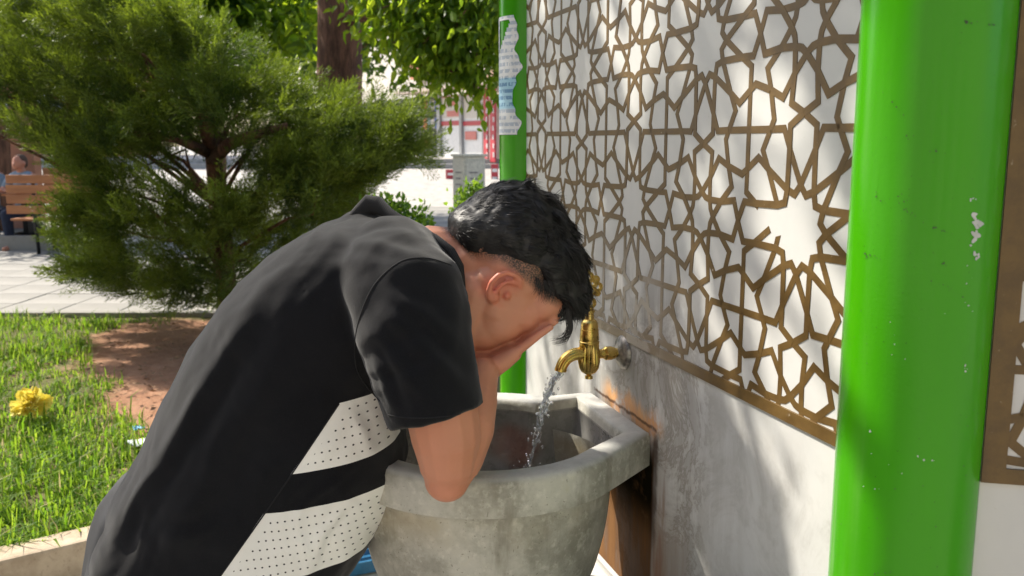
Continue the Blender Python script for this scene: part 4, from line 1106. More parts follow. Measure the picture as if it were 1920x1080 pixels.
while plumes < 540:
    X, Y = rg.uniform(-120, 830), rg.uniform(-60, 620)
    if not inpoly(X, Y, outline) or gap(X, Y): continue
    # depth: thick in the middle, thin at the rim of the crown
    ex = (X - 380) / 480; thick = 1.0 * math.sqrt(max(.05, 1 - ex * ex * .85))
    dep = 6.7 + thick * (rg.random() * 1.7 - .9)
    p = at(X, Y, dep); q = np.array(p)
    out = q - jc; out[2] = 0; hr = np.linalg.norm(out) + 1e-6; out = out / hr
    low = max(0., min(1., (1.0 - q[2]) / .8))
    ax = out * 1.0 + np.array([0, 0, .62 - .75 * low]) + rg.normal(size=3) * .28; ax /= np.linalg.norm(ax)
    Lp = rg.uniform(.22, .42); nf = 13; pt = rg.normal() * .2
    start = q - ax * Lp * .7
    if rg.random() < .045:
        tr_ = Vector((jc[0] + .02, jc[1], max(.5, q[2] - hr * .55 - .1)))
        wood.tube([tr_, lerp(tr_, Vector(start), .35) + Vector((.08 * rg.normal(), .08 * rg.normal(), .1)), lerp(tr_, Vector(start), .7) + Vector((.05 * rg.normal(), 0, .08 + .05 * rg.normal())), Vector(start), Vector(start + ax * Lp * .6)], [.02, .015, .011, .008, .003], 5, False)
    tpos = rg.random(nf) ** .8; ps = start + ax * (tpos * Lp)[:, None] + rg.normal(size=(nf, 3)) * .035
    ds = ax * .9 + rg.normal(size=(nf, 3)) * .30 + np.array([0, 0, .12])
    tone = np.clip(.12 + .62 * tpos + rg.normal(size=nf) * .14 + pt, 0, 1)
    k = int(rg.integers(0, 5))
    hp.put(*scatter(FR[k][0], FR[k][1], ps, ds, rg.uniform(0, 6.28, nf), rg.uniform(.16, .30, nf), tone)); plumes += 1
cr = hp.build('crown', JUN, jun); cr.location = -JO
for pp, rr_ in (([at(428, 640, 6.7), at(424, 520, 6.7), at(416, 400, 6.7), at(404, 330, 6.7), at(398, 285, 6.7)], [.085, .07, .062, .058, .056]), ([at(398, 300, 6.7), at(430, 270, 6.3), at(470, 255, 6.25), at(540, 235, 6.3)], [.05, .045, .035, .02]), ([at(400, 295, 6.7), at(380, 220, 6.4), at(350, 120, 6.5), at(330, 30, 6.5)], [.05, .045, .035, .02]), ([at(398, 290, 6.7), at(330, 260, 6.2), at(240, 250, 6.1)], [.045, .03, .018])):
    wood.tube(pp, rr_, 10)
o = wood.build('trunk', BARK, jun, True); o.location = -JO

# --- broad-leaved trees
def leaf_tmpl(fold=.35, w_=.24):
    v = np.array([(0, 0, 0), (.3, w_, fold * w_), (.65, w_ * .8, fold * w_ * .8), (1, 0, -.1), (.65, -w_ * .8, fold * w_ * .8), (.3, -w_, fold * w_), (.45, 0, 0)])
    return v, np.array([(0, 6, 1), (1, 6, 2), (2, 6, 3), (3, 6, 4), (4, 6, 5), (5, 6, 0)])
LT, LF = leaf_tmpl()
QV = np.array([(0, 0, 0), (.45, .27, .08), (1, 0, -.06), (.45, -.27, .08)]); QF = np.array([(0, 1, 2, 3)])
LEAF = leafmat('broad_leaf', (.035, .075, .012), (.085, .16, .022), (.22, .38, .012), (.55, .68, .03), .58, .45)
def tree(name, label, base, trunk_pts, trunk_r, blobs, leaf_n, leaf_s, mat=LEAF, group=None, droop=.35, tmpl=(QV, QF), seed=1, limbs=True):
    r = np.random.default_rng(seed); root = empty(name, base); B = Vector(base); tag(root, label, 'tree', group)
    wd = MB(); wd.tube(trunk_pts, trunk_r, 14); hp = Heap()
    tot = sum(b_[3] for b_ in blobs); top = Vector(trunk_pts[-1])
    for (cx, cy, cz, wt, rx, ry, rz) in blobs:
        n = int(leaf_n * wt / tot); c = np.array((cx, cy, cz)); nt_ = max(3, n // 22)
        # twigs carry the leaves in small bunches
        d = r.normal(size=(nt_, 3)); d /= np.linalg.norm(d, axis=1, keepdims=True); rad = r.random(nt_) ** .45
        tc = c + d * rad[:, None] * np.array((rx, ry, rz))
        per = np.repeat(tc, 22, axis=0); m_ = len(per)
        ps = per + r.normal(size=(m_, 3)) * np.array((1, 1, .7)) * leaf_s * 1.5
        ds = np.repeat(d, 22, axis=0) * .5 + r.normal(size=(m_, 3)) * .7 + np.array((0, 0, -droop))
        tone = np.clip(.45 + r.normal(size=m_) * .28, 0, 1)
        hp.put(*scatter(tmpl[0], tmpl[1], ps, ds, r.uniform(0, 6.28, m_), leaf_s * r.uniform(.6, 1.25, m_), tone))
        if limbs:
            j = Vector(c); st_ = Vector(trunk_pts[-1]) if (Vector(trunk_pts[-1]) - j).length < (Vector(trunk_pts[len(trunk_pts)//2]) - j).length else Vector(trunk_pts[len(trunk_pts)//2])
            wd.tube([st_, lerp(st_, j, .4) + Vector((0, 0, .25)), lerp(st_, j, .8), j], [trunk_r[-1] * .6, trunk_r[-1] * .4, .03, .015], 7, False)
            for q in range(min(10, nt_)):
                wd.tube([j, lerp(j, Vector(tc[q]), .5) + Vector((0, 0, .06)), Vector(tc[q])], [.014, .009, .004], 4, False)
    o = hp.build('crown', mat, root); o.location = -B
    o = wd.build('trunk', BARK, root, True); o.location = -B
    return root
def sunward(t, a, z, dist):                      # a spot of the crown that shades this spot of the wall
    return wl(t, a, z) + SUN * dist
# plane tree whose trunk stands behind the juniper; its low limbs reach over the lawn and shade the wall
bx = at(635, 100, 8.6).x
TP = [Vector((bx + .0, 8.6, .05)), Vector((bx - .02, 8.6, 1.4)), Vector((bx + .02, 8.6, 2.6)), Vector((bx + .05, 8.55, 3.6)), Vector((bx + .1, 8.4, 4.8))]
blobs = [(bx + .3, 8.6, 7.4, 3, 1.8, 1.6, 1.0), (bx + 2.2, 8.8, 6.6, 2.5, 1.4, 1.4, .8)]
def P3(x, y, d): p = at(x, y, d); return p.x, p.y, p.z
for (x_, y_, d_, wt, r_) in ((780, 20, 7.4, 1.5, .45), (860, 30, 7.2, 1.5, .40), (900, 95, 7.2, .8, .28), (830, 95, 7.3, .5, .25), (752, 60, 7.6, .25, .22), (905, 10, 7.0, 1.0, .35), (815, 140, 7.5, .22, .22), (890, 150, 7.3, .3, .2), (718, -20, 7.8, .3, .25), (770, -40, 7.4, 1.2, .45), (880, -50, 7.2, 1.2, .45)):
    blobs.append((*P3(x_, y_, d_), wt, r_, r_, r_ * .8))
tree('plane_tree', 'tall tree with thick brown trunk rising behind the juniper', (bx, 8.6, 0), TP, [.25, .215, .20, .19, .16], blobs, 8800, .09, tmpl=(LT, LF), seed=4, droop=1.1)
# slim tree with the bright back-lit leaves
sx = at(381, 20, 9.6).x
TP = [Vector((sx + .05, 9.6, .0)), Vector((sx + .02, 9.6, 1.6)), Vector((sx, 9.6, 2.8)), Vector((sx - .02, 9.6, 3.8))]
blobs = [(sx + .2, 9.4, 5.2, 3, 1.3, 1.2, .9)]
for (x_, y_, d_, wt, r_) in ((330, 12, 9.0, .7, .35), (250, 52, 8.8, .3, .2), (420, 20, 9.3, .6, .35), (470, 60, 9.4, .7, .35), (300, -30, 9.2, .8, .4), (520, 20, 9.6, .9, .45), (450, 110, 9.8, .4, .3)):
    blobs.append((*P3(x_, y_, d_), wt, r_, r_, r_ * .75))
tree('slim_tree', 'slim-trunked tree with bright yellow-green leaves above the juniper', (sx, 9.6, 0), TP, [.085, .075, .068, .06], blobs, 9000, .14, tmpl=(LT, LF), seed=6)
# trees farther back that close the view above the bench
BACK = leafmat('far_leaf', (.03, .07, .02), (.07, .125, .03), (.10, .20, .02), (.26, .38, .04), .42, .6)
for i, (X, Y, h_, n, lab, sd_) in enumerate(((-8.6, 15.5, 5.4, 7000, 'dense round tree rising above the wooden bench', 11), (-5.6, 17.5, 5.6, 7000, 'dark leafy tree seen over the top of the juniper', 12), (-3.7, 19.5, 5.6, 6500, 'pale leafy tree showing between juniper and thick brown trunk', 13))):
    T_ = [Vector((X, Y, 0)), Vector((X + .1, Y, 1.6)), Vector((X, Y, 3.0))]
    bl = [(X + rx_, Y + ry_, h_ + rz_, 1, 1.5, 1.4, 1.1) for rx_, ry_, rz_ in ((0, 0, .6), (-1.5, .3, -.4), (1.4, -.2, -.5), (-.4, -.6, -1.5), (.6, .5, -1.3), (-1.9, 0, -1.9), (1.8, 0, -2.0))]
    tree('park_tree', lab, (X, Y, 0), T_, [.16, .13, .12], bl, n, .22, BACK, 'trees behind the lawn', seed=sd_)
for i, (X, Y, lab, sd_) in enumerate(((-6.2, -.5, 'unseen round tree added near left of the lawn to shade the wall', 21), (-8.2, 2.4, 'unseen round tree added left of the lawn by the kerb to shade the wall', 22), (-10.0, 6.4, 'unseen round tree added far left of the lawn to shade the wall', 23))):  # out of frame, added to keep sky light off the marble wall
    T_ = [Vector((X, Y, 0)), Vector((X + .1, Y, 1.4)), Vector((X, Y, 2.6))]
    bl = [(X + rx_, Y + ry_, 3.9 + rz_, 1, 1.5, 1.4, 1.2) for rx_, ry_, rz_ in ((0, 0, .9), (-1.0, .6, -.4), (.9, -.6, -.5), (-.6, -1.1, -.9), (.5, 1.1, -.9))]
    tree('park_tree', lab, (X, Y, 0), T_, [.16, .13, .12], bl, 5000, .24, BACK, 'trees behind the lawn', seed=sd_)
# the shading limbs: a nearer tree left of the frame whose crown dapples wall and column
nx, ny = -5.0, 3.6
TP = [Vector((nx, ny, 0)), Vector((nx + .05, ny, 1.5)), Vector((nx + .15, ny - .05, 2.7)), Vector((nx + .5, ny - .1, 3.7))]
bl = []
SH = [  # along, up, weight, half size along, half size up : where the crown shades the wall
    (2.10, 1.42, 2.4, .10, .50), (1.93, 1.50, 3.8, .13, .55), (1.76, 1.58, 3.0, .10, .50), (1.62, 1.26, 1.3, .09, .24), (1.45, .98, 1.7, .10, .24), (1.41, 1.28, .6, .06, .14), (1.33, .82, 1.2, .08, .22), (1.38, 1.58, .55, .035, .28),
    (1.23, 1.02, .9, .06, .13), (1.115, .98, .55, .035, .2), (1.27, 1.74, .5, .04, .14), (1.03, 1.68, .6, .07, .07), (.955, 1.48, .25, .025, .12), (1.17, 1.34, .2, .03, .07), (1.02, .76, .35, .03, .18), (1.14, .66, .35, .03, .14), (.83, 1.70, .5, .05, .10), (.80, 1.16, .15, .02, .05)]
def near_tree():
    r = np.random.default_rng(31); root = empty('shade_tree', (nx, ny, 0)); tag(root, 'leafy tree left of the lawn whose crown dapples the marble wall', 'tree')
    wd = MB(); wd.tube(TP, [.16, .13, .11, .08], 14); hp = Heap(); top = TP[-1]; hub = sunward(1.55, 0, 1.35, 6.2)
    wd.tube([top, lerp(top, hub, .45) + Vector((-.5, .3, .5)), hub], [.075, .055, .03], 8, False)
    for k, (t_, z_, wt, rt, rz_) in enumerate(SH):
        n = int(64 * wt); dist = r.uniform(3.2, 4.4); c = np.array(sunward(t_, 0, z_, dist))
        ax1 = np.array(D); ax2 = np.array(Vector((0, 0, 1)) - SUN * SUN.z); ax2 /= np.linalg.norm(ax2)
        g = r.normal(size=(n, 3)) * .62
        # spread along the wall direction, along the height as the sun sees it, and in depth
        ps = c + g[:, :1] * ax1 * rt + g[:, 1:2] * np.array((0, 0, 1.)) * rz_ + g[:, 2:] * np.array(SUN) * .35
        ds = r.normal(size=(n, 3)) * .7 + np.array((.2, 0, -.5)); tone = np.clip(.5 + r.normal(size=n) * .25, 0, 1)
        hp.put(*scatter(LT, LF, ps, ds, r.uniform(0, 6.28, n), r.uniform(.06, .11, n), tone))
        cv = Vector(c); wd.tube([hub, lerp(hub, cv, .5) + Vector((0, 0, .12)), lerp(hub, cv, .85), cv], [.022, .014, .009, .005], 6, False)
    for k in range(60):                          # the rest of the crown, away from the sun's path to the fountain
        c = np.array((nx - 2.6, ny - 1.9, 5.4)) + r.normal(size=3) * np.array((1.1, .9, .7))
        rel_ = Vector(c) - Vector((-.3, 1.5, 1.2)); off_ = (rel_ - SUN * rel_.dot(SUN)).length
        if off_ < 2.0: continue
        n = 90; ps = c + r.normal(size=(n, 3)) * .3
        hp.put(*scatter(LT, LF, ps, r.normal(size=(n, 3)) * .7 + np.array((0, 0, -.4)), r.uniform(0, 6.28, n), r.uniform(.08, .14, n), np.clip(.5 + r.normal(size=n) * .25, 0, 1)))
        cv = Vector(c); wd.tube([top, lerp(top, cv, .6) + Vector((0, 0, .2)), cv], [.04, .02, .006], 6, False)
    o = hp.build('crown', LEAF, root); o.location = (-nx, -ny, 0); o = wd.build('trunk', BARK, root, True); o.location = (-nx, -ny, 0)
near_tree()
# --- lawn
GR = leafmat('grass_blade', (.05, .12, .012), (.16, .25, .025), (.20, .40, .02), (.46, .62, .05), .45, .55, True, .18)
NB = 54000
def lawn():
    r = np.random.default_rng(77)
    n = NB * 2
    X = r.uniform(-4.6, -.7, n); yk = k0.y + kd.y / kd.x * (X - k0.x) + .12; Y = yk + (7.15 - yk) * r.random(n) ** 1.35
    keep = []
    for i in range(n):
        s = soil_mask((X[i], Y[i])); cl_ = mnoise.noise(Vector((X[i] * 6, Y[i] * 6, 1.7))); keep.append(r.random() > (s * 1.25 - .06 if s > .5 else max(s * .9, .35 - cl_ * 1.1)))
    keep = np.array(keep) & (X > -.62 * Y - .15) & (X < -.14 * Y - .2)
    X, Y = X[keep][:NB], Y[keep][:NB]; n = len(X)
    h = r.gamma(4, .017, n).clip(.025, .16) * (.75 + .5 * np.array([mnoise.noise(Vector((a * 1.7, b_ * 1.7, 9))) for a, b_ in zip(X, Y)]) + .3)
    az = r.uniform(0, 6.28, n); lean = r.uniform(.15, 1.5, n); wd = r.uniform(.0018, .0058, n)
    dx, dy = np.cos(az), np.sin(az); base = np.stack([X, Y, np.full(n, .085)], 1)
    tip_dir = np.stack([dx * lean, dy * lean, np.ones(n)], 1); tip_dir /= np.linalg.norm(tip_dir, axis=1, keepdims=True)
    mid = base + np.stack([dx * lean * .25, dy * lean * .25, np.ones(n)], 1) * (h * .55)[:, None]
    tip = mid + np.stack([dx * lean, dy * lean, .75 - .5 * lean], 1) * (h * .6)[:, None]
    sd_ = np.stack([-dy, dx, np.zeros(n)], 1) * wd[:, None]
    v = np.stack([base - sd_, base + sd_, mid - sd_ * .85, mid + sd_ * .85, tip], 1).reshape(-1, 3)
    i0 = (np.arange(n) * 5)[:, None]
    f = np.concatenate([i0 + np.array([[0, 1, 3]]), i0 + np.array([[0, 3, 2]]), i0 + np.array([[2, 3, 4]])])
    tone = np.repeat(np.clip(.45 + r.normal(size=n) * .30, 0, 1), 5)
    o = mesh_np('grass', v, f, GR, None, True, {'tone': tone}); tag(o, 'bright green grass growing on the raised bed', 'grass', kind='stuff')
lawn()
# --- leafy shrubs behind the boy and beside the far column
SHR = leafmat('shrub_leaf', (.05, .11, .012), (.12, .22, .02), (.18, .36, .02), (.40, .58, .04), .4, .4)
def shrub(label, base, blobs, n, seed, ls=.05):
    r = np.random.default_rng(seed); root = empty('leafy_shrub', base); B = Vector(base); tag(root, label, 'shrub'); hp = Heap(); wd = MB()
    for (x_, y_, d_, rr_, wt) in blobs:
        c = np.array(at(x_, y_, d_)); m_ = int(n * wt); ps = c + r.normal(size=(m_, 3)) * rr_ * .5
        hp.put(*scatter(LT, LF, ps, r.normal(size=(m_, 3)) * .6 + np.array((0, 0, .5)), r.uniform(0, 6.28, m_), ls * r.uniform(.6, 1.3, m_), np.clip(.5 + r.normal(size=m_) * .3, 0, 1)))
        wd.tube([B, lerp(B, Vector(c), .5) + Vector((.02, 0, .05)), Vector(c)], [.012, .009, .004], 6, False)
    o = hp.build('foliage', SHR, root); o.location = -B; o = wd.build('stem', BARK, root, True); o.location = -B
q = at(880, 480, 5.4); shrub('small bright leafy shrub rising behind the dark hair', (q.x, q.y, .09), [(888, 356, 5.4, .06, .7), (874, 380, 5.4, .07, .8), (866, 402, 5.4, .07, .8), (895, 395, 5.4, .08, .9), (880, 440, 5.4, .12, 1.2)], 110, 3, .045)
q = at(760, 500, 5.6); shrub('low leafy plant showing just above the black collar', (q.x, q.y, .09), [(730, 392, 5.6, .08, 1), (752, 402, 5.6, .08, .8), (785, 416, 5.6, .08, .8), (765, 440, 5.6, .14, 1.5), (715, 420, 5.6, .12, 1.2)], 120, 8)
# --- yellow blossoms in the grass
YEL = leafmat('yellow_petal', (.70, .54, .05), (.84, .74, .16), (.75, .6, .05), (.88, .8, .2), .3, .5)
def blossom(label, px_, r0, n, seed):
    r = np.random.default_rng(seed); c = Vector(px_); root = empty('yellow_flower', (c.x, c.y, .09)); B = Vector(root.location); tag(root, label, 'flower', 'yellow flowers in the grass'); hp = Heap()
    d = r.normal(size=(n, 3)); d[:, 2] = np.abs(d[:, 2]) - .25; d /= np.linalg.norm(d, axis=1, keepdims=True)
    ps = np.array(c) + d * r0 * .35
    hp.put(*scatter(np.array([(0, 0, 0), (.4, .3, .06), (.85, .28, 0), (1, 0, -.12), (.85, -.28, 0), (.4, -.3, .06), (.5, 0, .0)]), LF, ps, d + r.normal(size=(n, 3)) * .25, r.uniform(0, 6.28, n), r0 * r.uniform(.6, .85, n), np.clip(r.random(n), 0, 1)))
    o = hp.build('petals', YEL, root); o.location = -B
    o = MB().tube([B, Vector((c.x, c.y, c.z))], [.004, .003], 6).build('stem', GR, root, True); o.location = -B
p = onz(60, 790, .13); blossom('large yellow ruffled flower standing in the grass', (p.x, p.y, .205), .088, 90, 1)
p = onz(93, 778, .13); blossom('small pale yellow bud beside the larger yellow flower', (p.x, p.y, .2), .032, 26, 2)
# ------------------------------------------------------------------ bench, table, seated people
WOOD = Mat('orange_wood'); n1 = WOOD.noise(12, 6, .6, stretch=(.15, 1, 1)); n2 = WOOD.noise(90, 3)
WOOD.set('Base Color', WOOD.mix(n1.ss(.3, .7), (.30, .105, .035), (.43, .17, .06))).set('Roughness', .5).bump(n1, .3, .003); WOOD = WOOD.m
IRON = plain('black_iron', (.02, .02, .022), .5, .6)
def slat(parent, c, d, rot=None, name='slat'): 
    return MB().box(c, d, rot, bev=.006).build(name, WOOD, parent)
bf = onz(70, 478, 0)                              # the near bench leg stands here
bench = empty('wooden_bench', (bf.x, bf.y, 0), math.radians(-4)); tag(bench, 'orange wooden slatted bench with black legs seen from behind', 'bench')
for i, z_ in enumerate((.60, .735, .87, 1.0)): slat(bench, (.22, .02 + i * .012, z_), (1.2, .03, .112))
for i in range(4): slat(bench, (.22, .12 + i * .105, .46), (1.2, .09, .03))
for x_ in (-.02, .72):
    MB().tube([(x_ + .06, -.02, .0), (x_ + .02, .02, .44), (x_, .05, .62), (x_ - .0, .075, 1.04)], .024, 8).build('leg', IRON, bench, True)
    MB().tube([(x_, .46, .0), (x_, .44, .44)], .022, 8).build('leg', IRON, bench, True)
    MB().box((x_, .25, .43), (.04, .46, .03)).build('bracket', IRON, bench)
table = empty('wooden_table', (bf.x - .1, bf.y + .95, 0)); tag(table, 'orange wooden park table in front of the seated people', 'table')
for i in range(5): slat(table, (.0, -.27 + i * .135, .76), (1.3, .125, .035), name='tabletop_plank')
for x_ in (-.4, .45): MB().box((x_, 0, .37), (.07, .5, .74), bev=.01).build('leg', IRON, table)
b2 = empty('wooden_bench', (bf.x - .0, bf.y + 1.8, 0)); tag(b2, 'orange wooden bench on the far side of the table', 'bench')
for i, z_ in enumerate((.62, .76, .90, 1.04)): slat(b2, (-.25, .0, z_), (1.0, .03, .12))
for i in range(3): slat(b2, (-.25, -.12 - i * .115, .46), (1.0, .1, .03))
for x_ in (-.65, .15): MB().tube([(x_, .03, 0), (x_, .03, 1.06)], .025, 8).build('leg', IRON, b2, True); MB().tube([(x_, -.4, 0), (x_, -.4, .45)], .022, 8).build('leg', IRON, b2, True)
FSK = skin_mat('far_skin').m
def sitter(loc, rz, label, shirt_c, legs_c, hair_c, seed):
    root = empty('person', loc, rz); tag(root, label, 'person')
    bd = MB()                                     # faces -y, sits with forearms on the table
    bd.ell((0, -.02, 1.20), (.074, .092, .108)); bd.ell((0, -.09, 1.16), (.045, .03, .06)); bd.cap((0, -.115, 1.19), (0, -.12, 1.165), .012, .016)
    for s in (-1, 1): bd.ell((s * .078, .0, 1.19), (.012, .022, .032)); bd.ell((s * .03, -.095, 1.215), (.012, .012, .009))
    bd.chain([((0, 0, 1.12), .055), ((0, .02, 1.03), .06), ((0, .03, .95), .10), ((0, .05, .7), .12), ((0, .06, .5), .13)])
    for s in (-1, 1):
        el = (s * .25, -.1, .80); wr = (s * .02 - .05, -.34, .83)
        bd.chain([((s * .17, .02, 1.0), .058), (el, .042)]); bd.chain([(el, .042), (wr, .028)]); bd.cap(wr, (wr[0] - s * .07, wr[1] - .02, .83), .025, .022)
        for k in range(4): bd.cap((wr[0] - s * .07, wr[1] - .03 + k * .016, .83), (wr[0] - s * .14, wr[1] - .03 + k * .018, .815), .009, .007)
        bd.cap((wr[0] - s * .03, wr[1] - .02, .845), (wr[0] - s * .08, wr[1] - .045, .85), .011, .008)
        kn = (s * .12, -.42, .50); bd.chain([((s * .09, .03, .5), .08), (kn, .058)]); bd.chain([(kn, .058), ((s * .13, -.40, .09), .042)]); bd.cap((s * .13, -.38, .05), (s * .14, -.52, .04), .038, .032)
    o = bd.build('body', FSK, root); fuse(o, .012, 4)
    sh = MB(); sh.chain([((0, .02, 1.0), .09), ((0, .03, .93), .13), ((0, .05, .7), .145), ((0, .06, .52), .15)])
    for s in (-1, 1): sh.chain([((s * .10, .02, 1.0), .085), ((s * .19, .0, .96), .075), ((s * .225, -.05, .87), .064)])
    o = sh.build('t_shirt', plain('far_shirt', shirt_c, .9), root); fuse(o, .014, 6)
    tr_ = MB()
    for s in (-1, 1): tr_.chain([((s * .09, .04, .5), .105), ((s * .12, -.42, .505), .078)]); tr_.chain([((s * .12, -.42, .505), .078), ((s * .13, -.40, .1), .06)])
    o = tr_.build('trousers', plain('far_trousers', legs_c, .9), root); fuse(o, .014, 5)
    hr = MB(); hr.ell((0, .012, 1.235), (.080, .095, .085)); hr.ell((0, .05, 1.2), (.072, .06, .09)); o = hr.build('hair', plain('far_hair', hair_c, .8), root); fuse(o, .01, 3)
    return root
hp_ = at(38, 300, 13.05)
sitter((hp_.x + .02, 13.0, 0), math.radians(-18), 'seated person in grey-blue t-shirt with forearms resting on the park table', (.23, .28, .33), (.015, .022, .045), (.10, .055, .035), 1)
sitter((hp_.x - .62, 13.25, 0), math.radians(20), 'second seated person cut off by the picture edge beside the table', (.20, .24, .28), (.02, .03, .04), (.03, .02, .015), 2)
# stone tree pit beside the bench
tp = onz(62, 472, 0); pit = empty('stone_planter', (tp.x - .15, tp.y + .35, 0)); tag(pit, 'low grey stone planter with brown earth under the bench', 'planter')
for c_, d_ in (((0, -.3, .11), (.75, .1, .22)), ((0, .3, .11), (.75, .1, .22)), ((-.325, 0, .11), (.1, .5, .22)), ((.325, 0, .11), (.1, .5, .22))): MB().box(c_, d_, bev=.01).build('kerb_block', PAVING, pit)
MB().box((0, 0, .08), (.56, .5, .1)).build('earth_fill', EARTH, pit)
# ------------------------------------------------------------------ shops behind
RED = plain('red_sign', (.46, .045, .06), .5); WHT = plain('white_board', (.74, .74, .72), .5); CREAM = plain('cream_render', (.66, .61, .53), .85, scale=4); DARK = plain('dark_shop', (.035, .036, .04), .6)
GLASS = Mat('shop_glass'); GLASS.set('Base Color', (.05, .07, .08)).set('Roughness', .08).set('Specular IOR Level', .8); GLASS = GLASS.m
TERR = plain('terracotta_render', (.42, .19, .12), .85, scale=3); GREYM = plain('grey_metal', (.32, .33, .34), .45, .4)
SY = 33.0
SA = math.radians(-62); S0 = at(862, 300, SY); SX = Vector((math.cos(SA), math.sin(SA), 0)); SN = Vector((math.sin(SA), -math.cos(SA), 0))
shop = empty('shop_building', (S0.x, S0.y, .9), SA); tag(shop, 'cream shop building with white shutters and red signs beyond the steps', 'building')
def sp(x_, y_, dy=0):                            # where a line of sight meets the shop front
    r = ray(x_, y_); o_ = Vector((0, 0, CAM_H)); q = Vector((S0.x, S0.y, 0)) - SN * dy; t = (q - o_).dot(SN) / r.dot(SN); p = o_ + r * t - q
    return (p.dot(SX), dy, p.z - .9)
def rect(name, x0, y0, x1, y1, mat, dy, th_=.08, parent=shop, bev=.01):
    a, b_ = sp(x0, y1, dy), sp(x1, y0, dy); return MB().box(((a[0] + b_[0]) / 2, dy, (a[2] + b_[2]) / 2), (abs(b_[0] - a[0]), th_, abs(b_[2] - a[2])), bev=bev).build(name, mat, parent)
MB().box((-9, 3.2, 5), (26, 6, 10)).build('wall', CREAM, shop)
rect('shop_opening', 560, 178, 822, 296, DARK, .16, .1)
rect('awning', 760, 158, 935, 173, plain('beige_awning', (.52, .42, .35), .8), -.45, .9)
for i, (x0, x1) in enumerate(((826, 864), (867, 905))):
    sh = rect('shutter_panel', x0, 175, x1, 300, WHT, .12, .06)
    rect('red_stripe', x0 + 1, 226, x1 - 1, 236, RED, .07, .03, sh)
    rect('upper_panel', x0 + 3, 180, x1 - 3, 222, plain('pale_board', (.62, .58, .52), .6), .08, .02, sh)
for k, (x0, y0, x1, y1) in enumerate(((838, 188, 858, 199), (838, 207, 860, 219), (872, 246, 893, 262))): rect('sticker', x0, y0, x1, y1, plain('pink_sticker', (.60, .20, .17), .6), .055, .01, bev=0)
rect('sign_board', 829, 176, 884, 184, RED, .05, .01, bev=0)
rect('mullion', 864, 172, 867, 302, GREYM, .04, .12); rect('mullion', 822, 172, 826, 302, GREYM, .04, .12)
for x0, x1 in ((908, 915), (920, 929)):
    sg = rect('red_banner', x0, 165, x1, 304, RED, -.1, .06)
    rs = random.Random(x0)
    for k in range(8):                            # blurred white lettering
        yy = 170 + k * 16.5; a_ = x0 + 3 + rs.random() * 1.5; b_ = x1 - 3 - rs.random() * 1.5
        rect('banner_letter', a_, yy, a_ + 1.6, yy + 9, WHT, -.145, .01, sg, 0); rect('banner_letter', a_ + 2.2, yy + rs.choice((0, 3.5, 7)), b_, yy + rs.choice((1.8, 5.2, 9)), WHT, -.145, .01, sg, 0)
for (x0, y0, x1, y1, mt) in ((836, 100, 852, 116, RED), (770, 106, 800, 150, plain('orange_sign', (.55, .22, .12), .6)), (806, 120, 880, 150, WHT), (800, 108, 822, 122, RED), (884, 128, 926, 150, plain('tan_sign', (.45, .3, .2), .6))): rect('sign_board', x0, y0, x1, y1, mt, .0, .06)
for x0 in (560, 650, 740, 842, 930):
    wn = rect('window', x0, 10, x0 + 28, 78, WHT, .16, .1); rect('pane', x0 + 3, 14, x0 + 25, 74, GLASS, .1, .04, wn)
for k in range(9):                                # goods hung in the dark opening
    x0 = 795 + (k % 4) * 7; y0 = 186 + (k // 4) * 34
    rect('hung_goods', x0, y0, x0 + 6, y0 + 22, plain('goods', [(.5, .12, .06), (.2, .25, .3), (.55, .5, .45), (.08, .12, .3)][k % 4], .7), .06, .05)
# pale houses behind the viewer, unseen, added to bounce sunlight at the fountain
hs = empty('fill_house', (-2, -9, 0)); tag(hs, 'unseen pale row house added behind the viewer to bounce light to the fountain', 'building')
MB().box((0, -3, 4.5), (34, 6, 9), bev=.03).build('wall', plain('pale_render', (.66, .60, .50), .85, scale=3), hs)
for i in range(11):
    for j in range(3): wn = MB().box((-15 + i * 3, .02, 1.5 + j * 2.9), (1.3, .1, 1.6), bev=.02).build('window', WHT, hs); MB().box((-15 + i * 3, .075, 1.5 + j * 2.9), (1.1, .03, 1.4)).build('pane', GLASS, wn)
MB().box((0, -2.9, 9.15), (34.8, 6.8, .3), bev=.03).build('roof', TERR, hs)
# second building and a terracotta wall at far left
b_ = empty('terracotta_house', (-22, 34, .9)); tag(b_, 'terracotta rendered house far behind the bench', 'building')
MB().box((0, 3, 3.5), (13.5, 6, 7), bev=.03).build('wall', TERR, b_)
for i in range(6):
    for j in range(2): wn = MB().box((-5.2 + i * 2.1, .0, 1.6 + j * 2.8), (1.0, .1, 1.3), bev=.02).build('window', WHT, b_); MB().box((-5.2 + i * 2.1, -.06, 1.6 + j * 2.8), (.84, .04, 1.14)).build('pane', GLASS, wn)
MB().box((0, 2.9, 7.12), (14.1, 6.6, .24), bev=.03).build('roof', plain('roof_tiles', (.30, .12, .07), .8), b_)
# low terracotta wall right behind the bench
tw = MB().box((at(-40, 280, 16).x - .3, 16, .85), (2.6, .25, 1.7), bev=.02).build('garden_wall', TERR); tag(tw, 'low terracotta wall behind the seated people', 'wall')
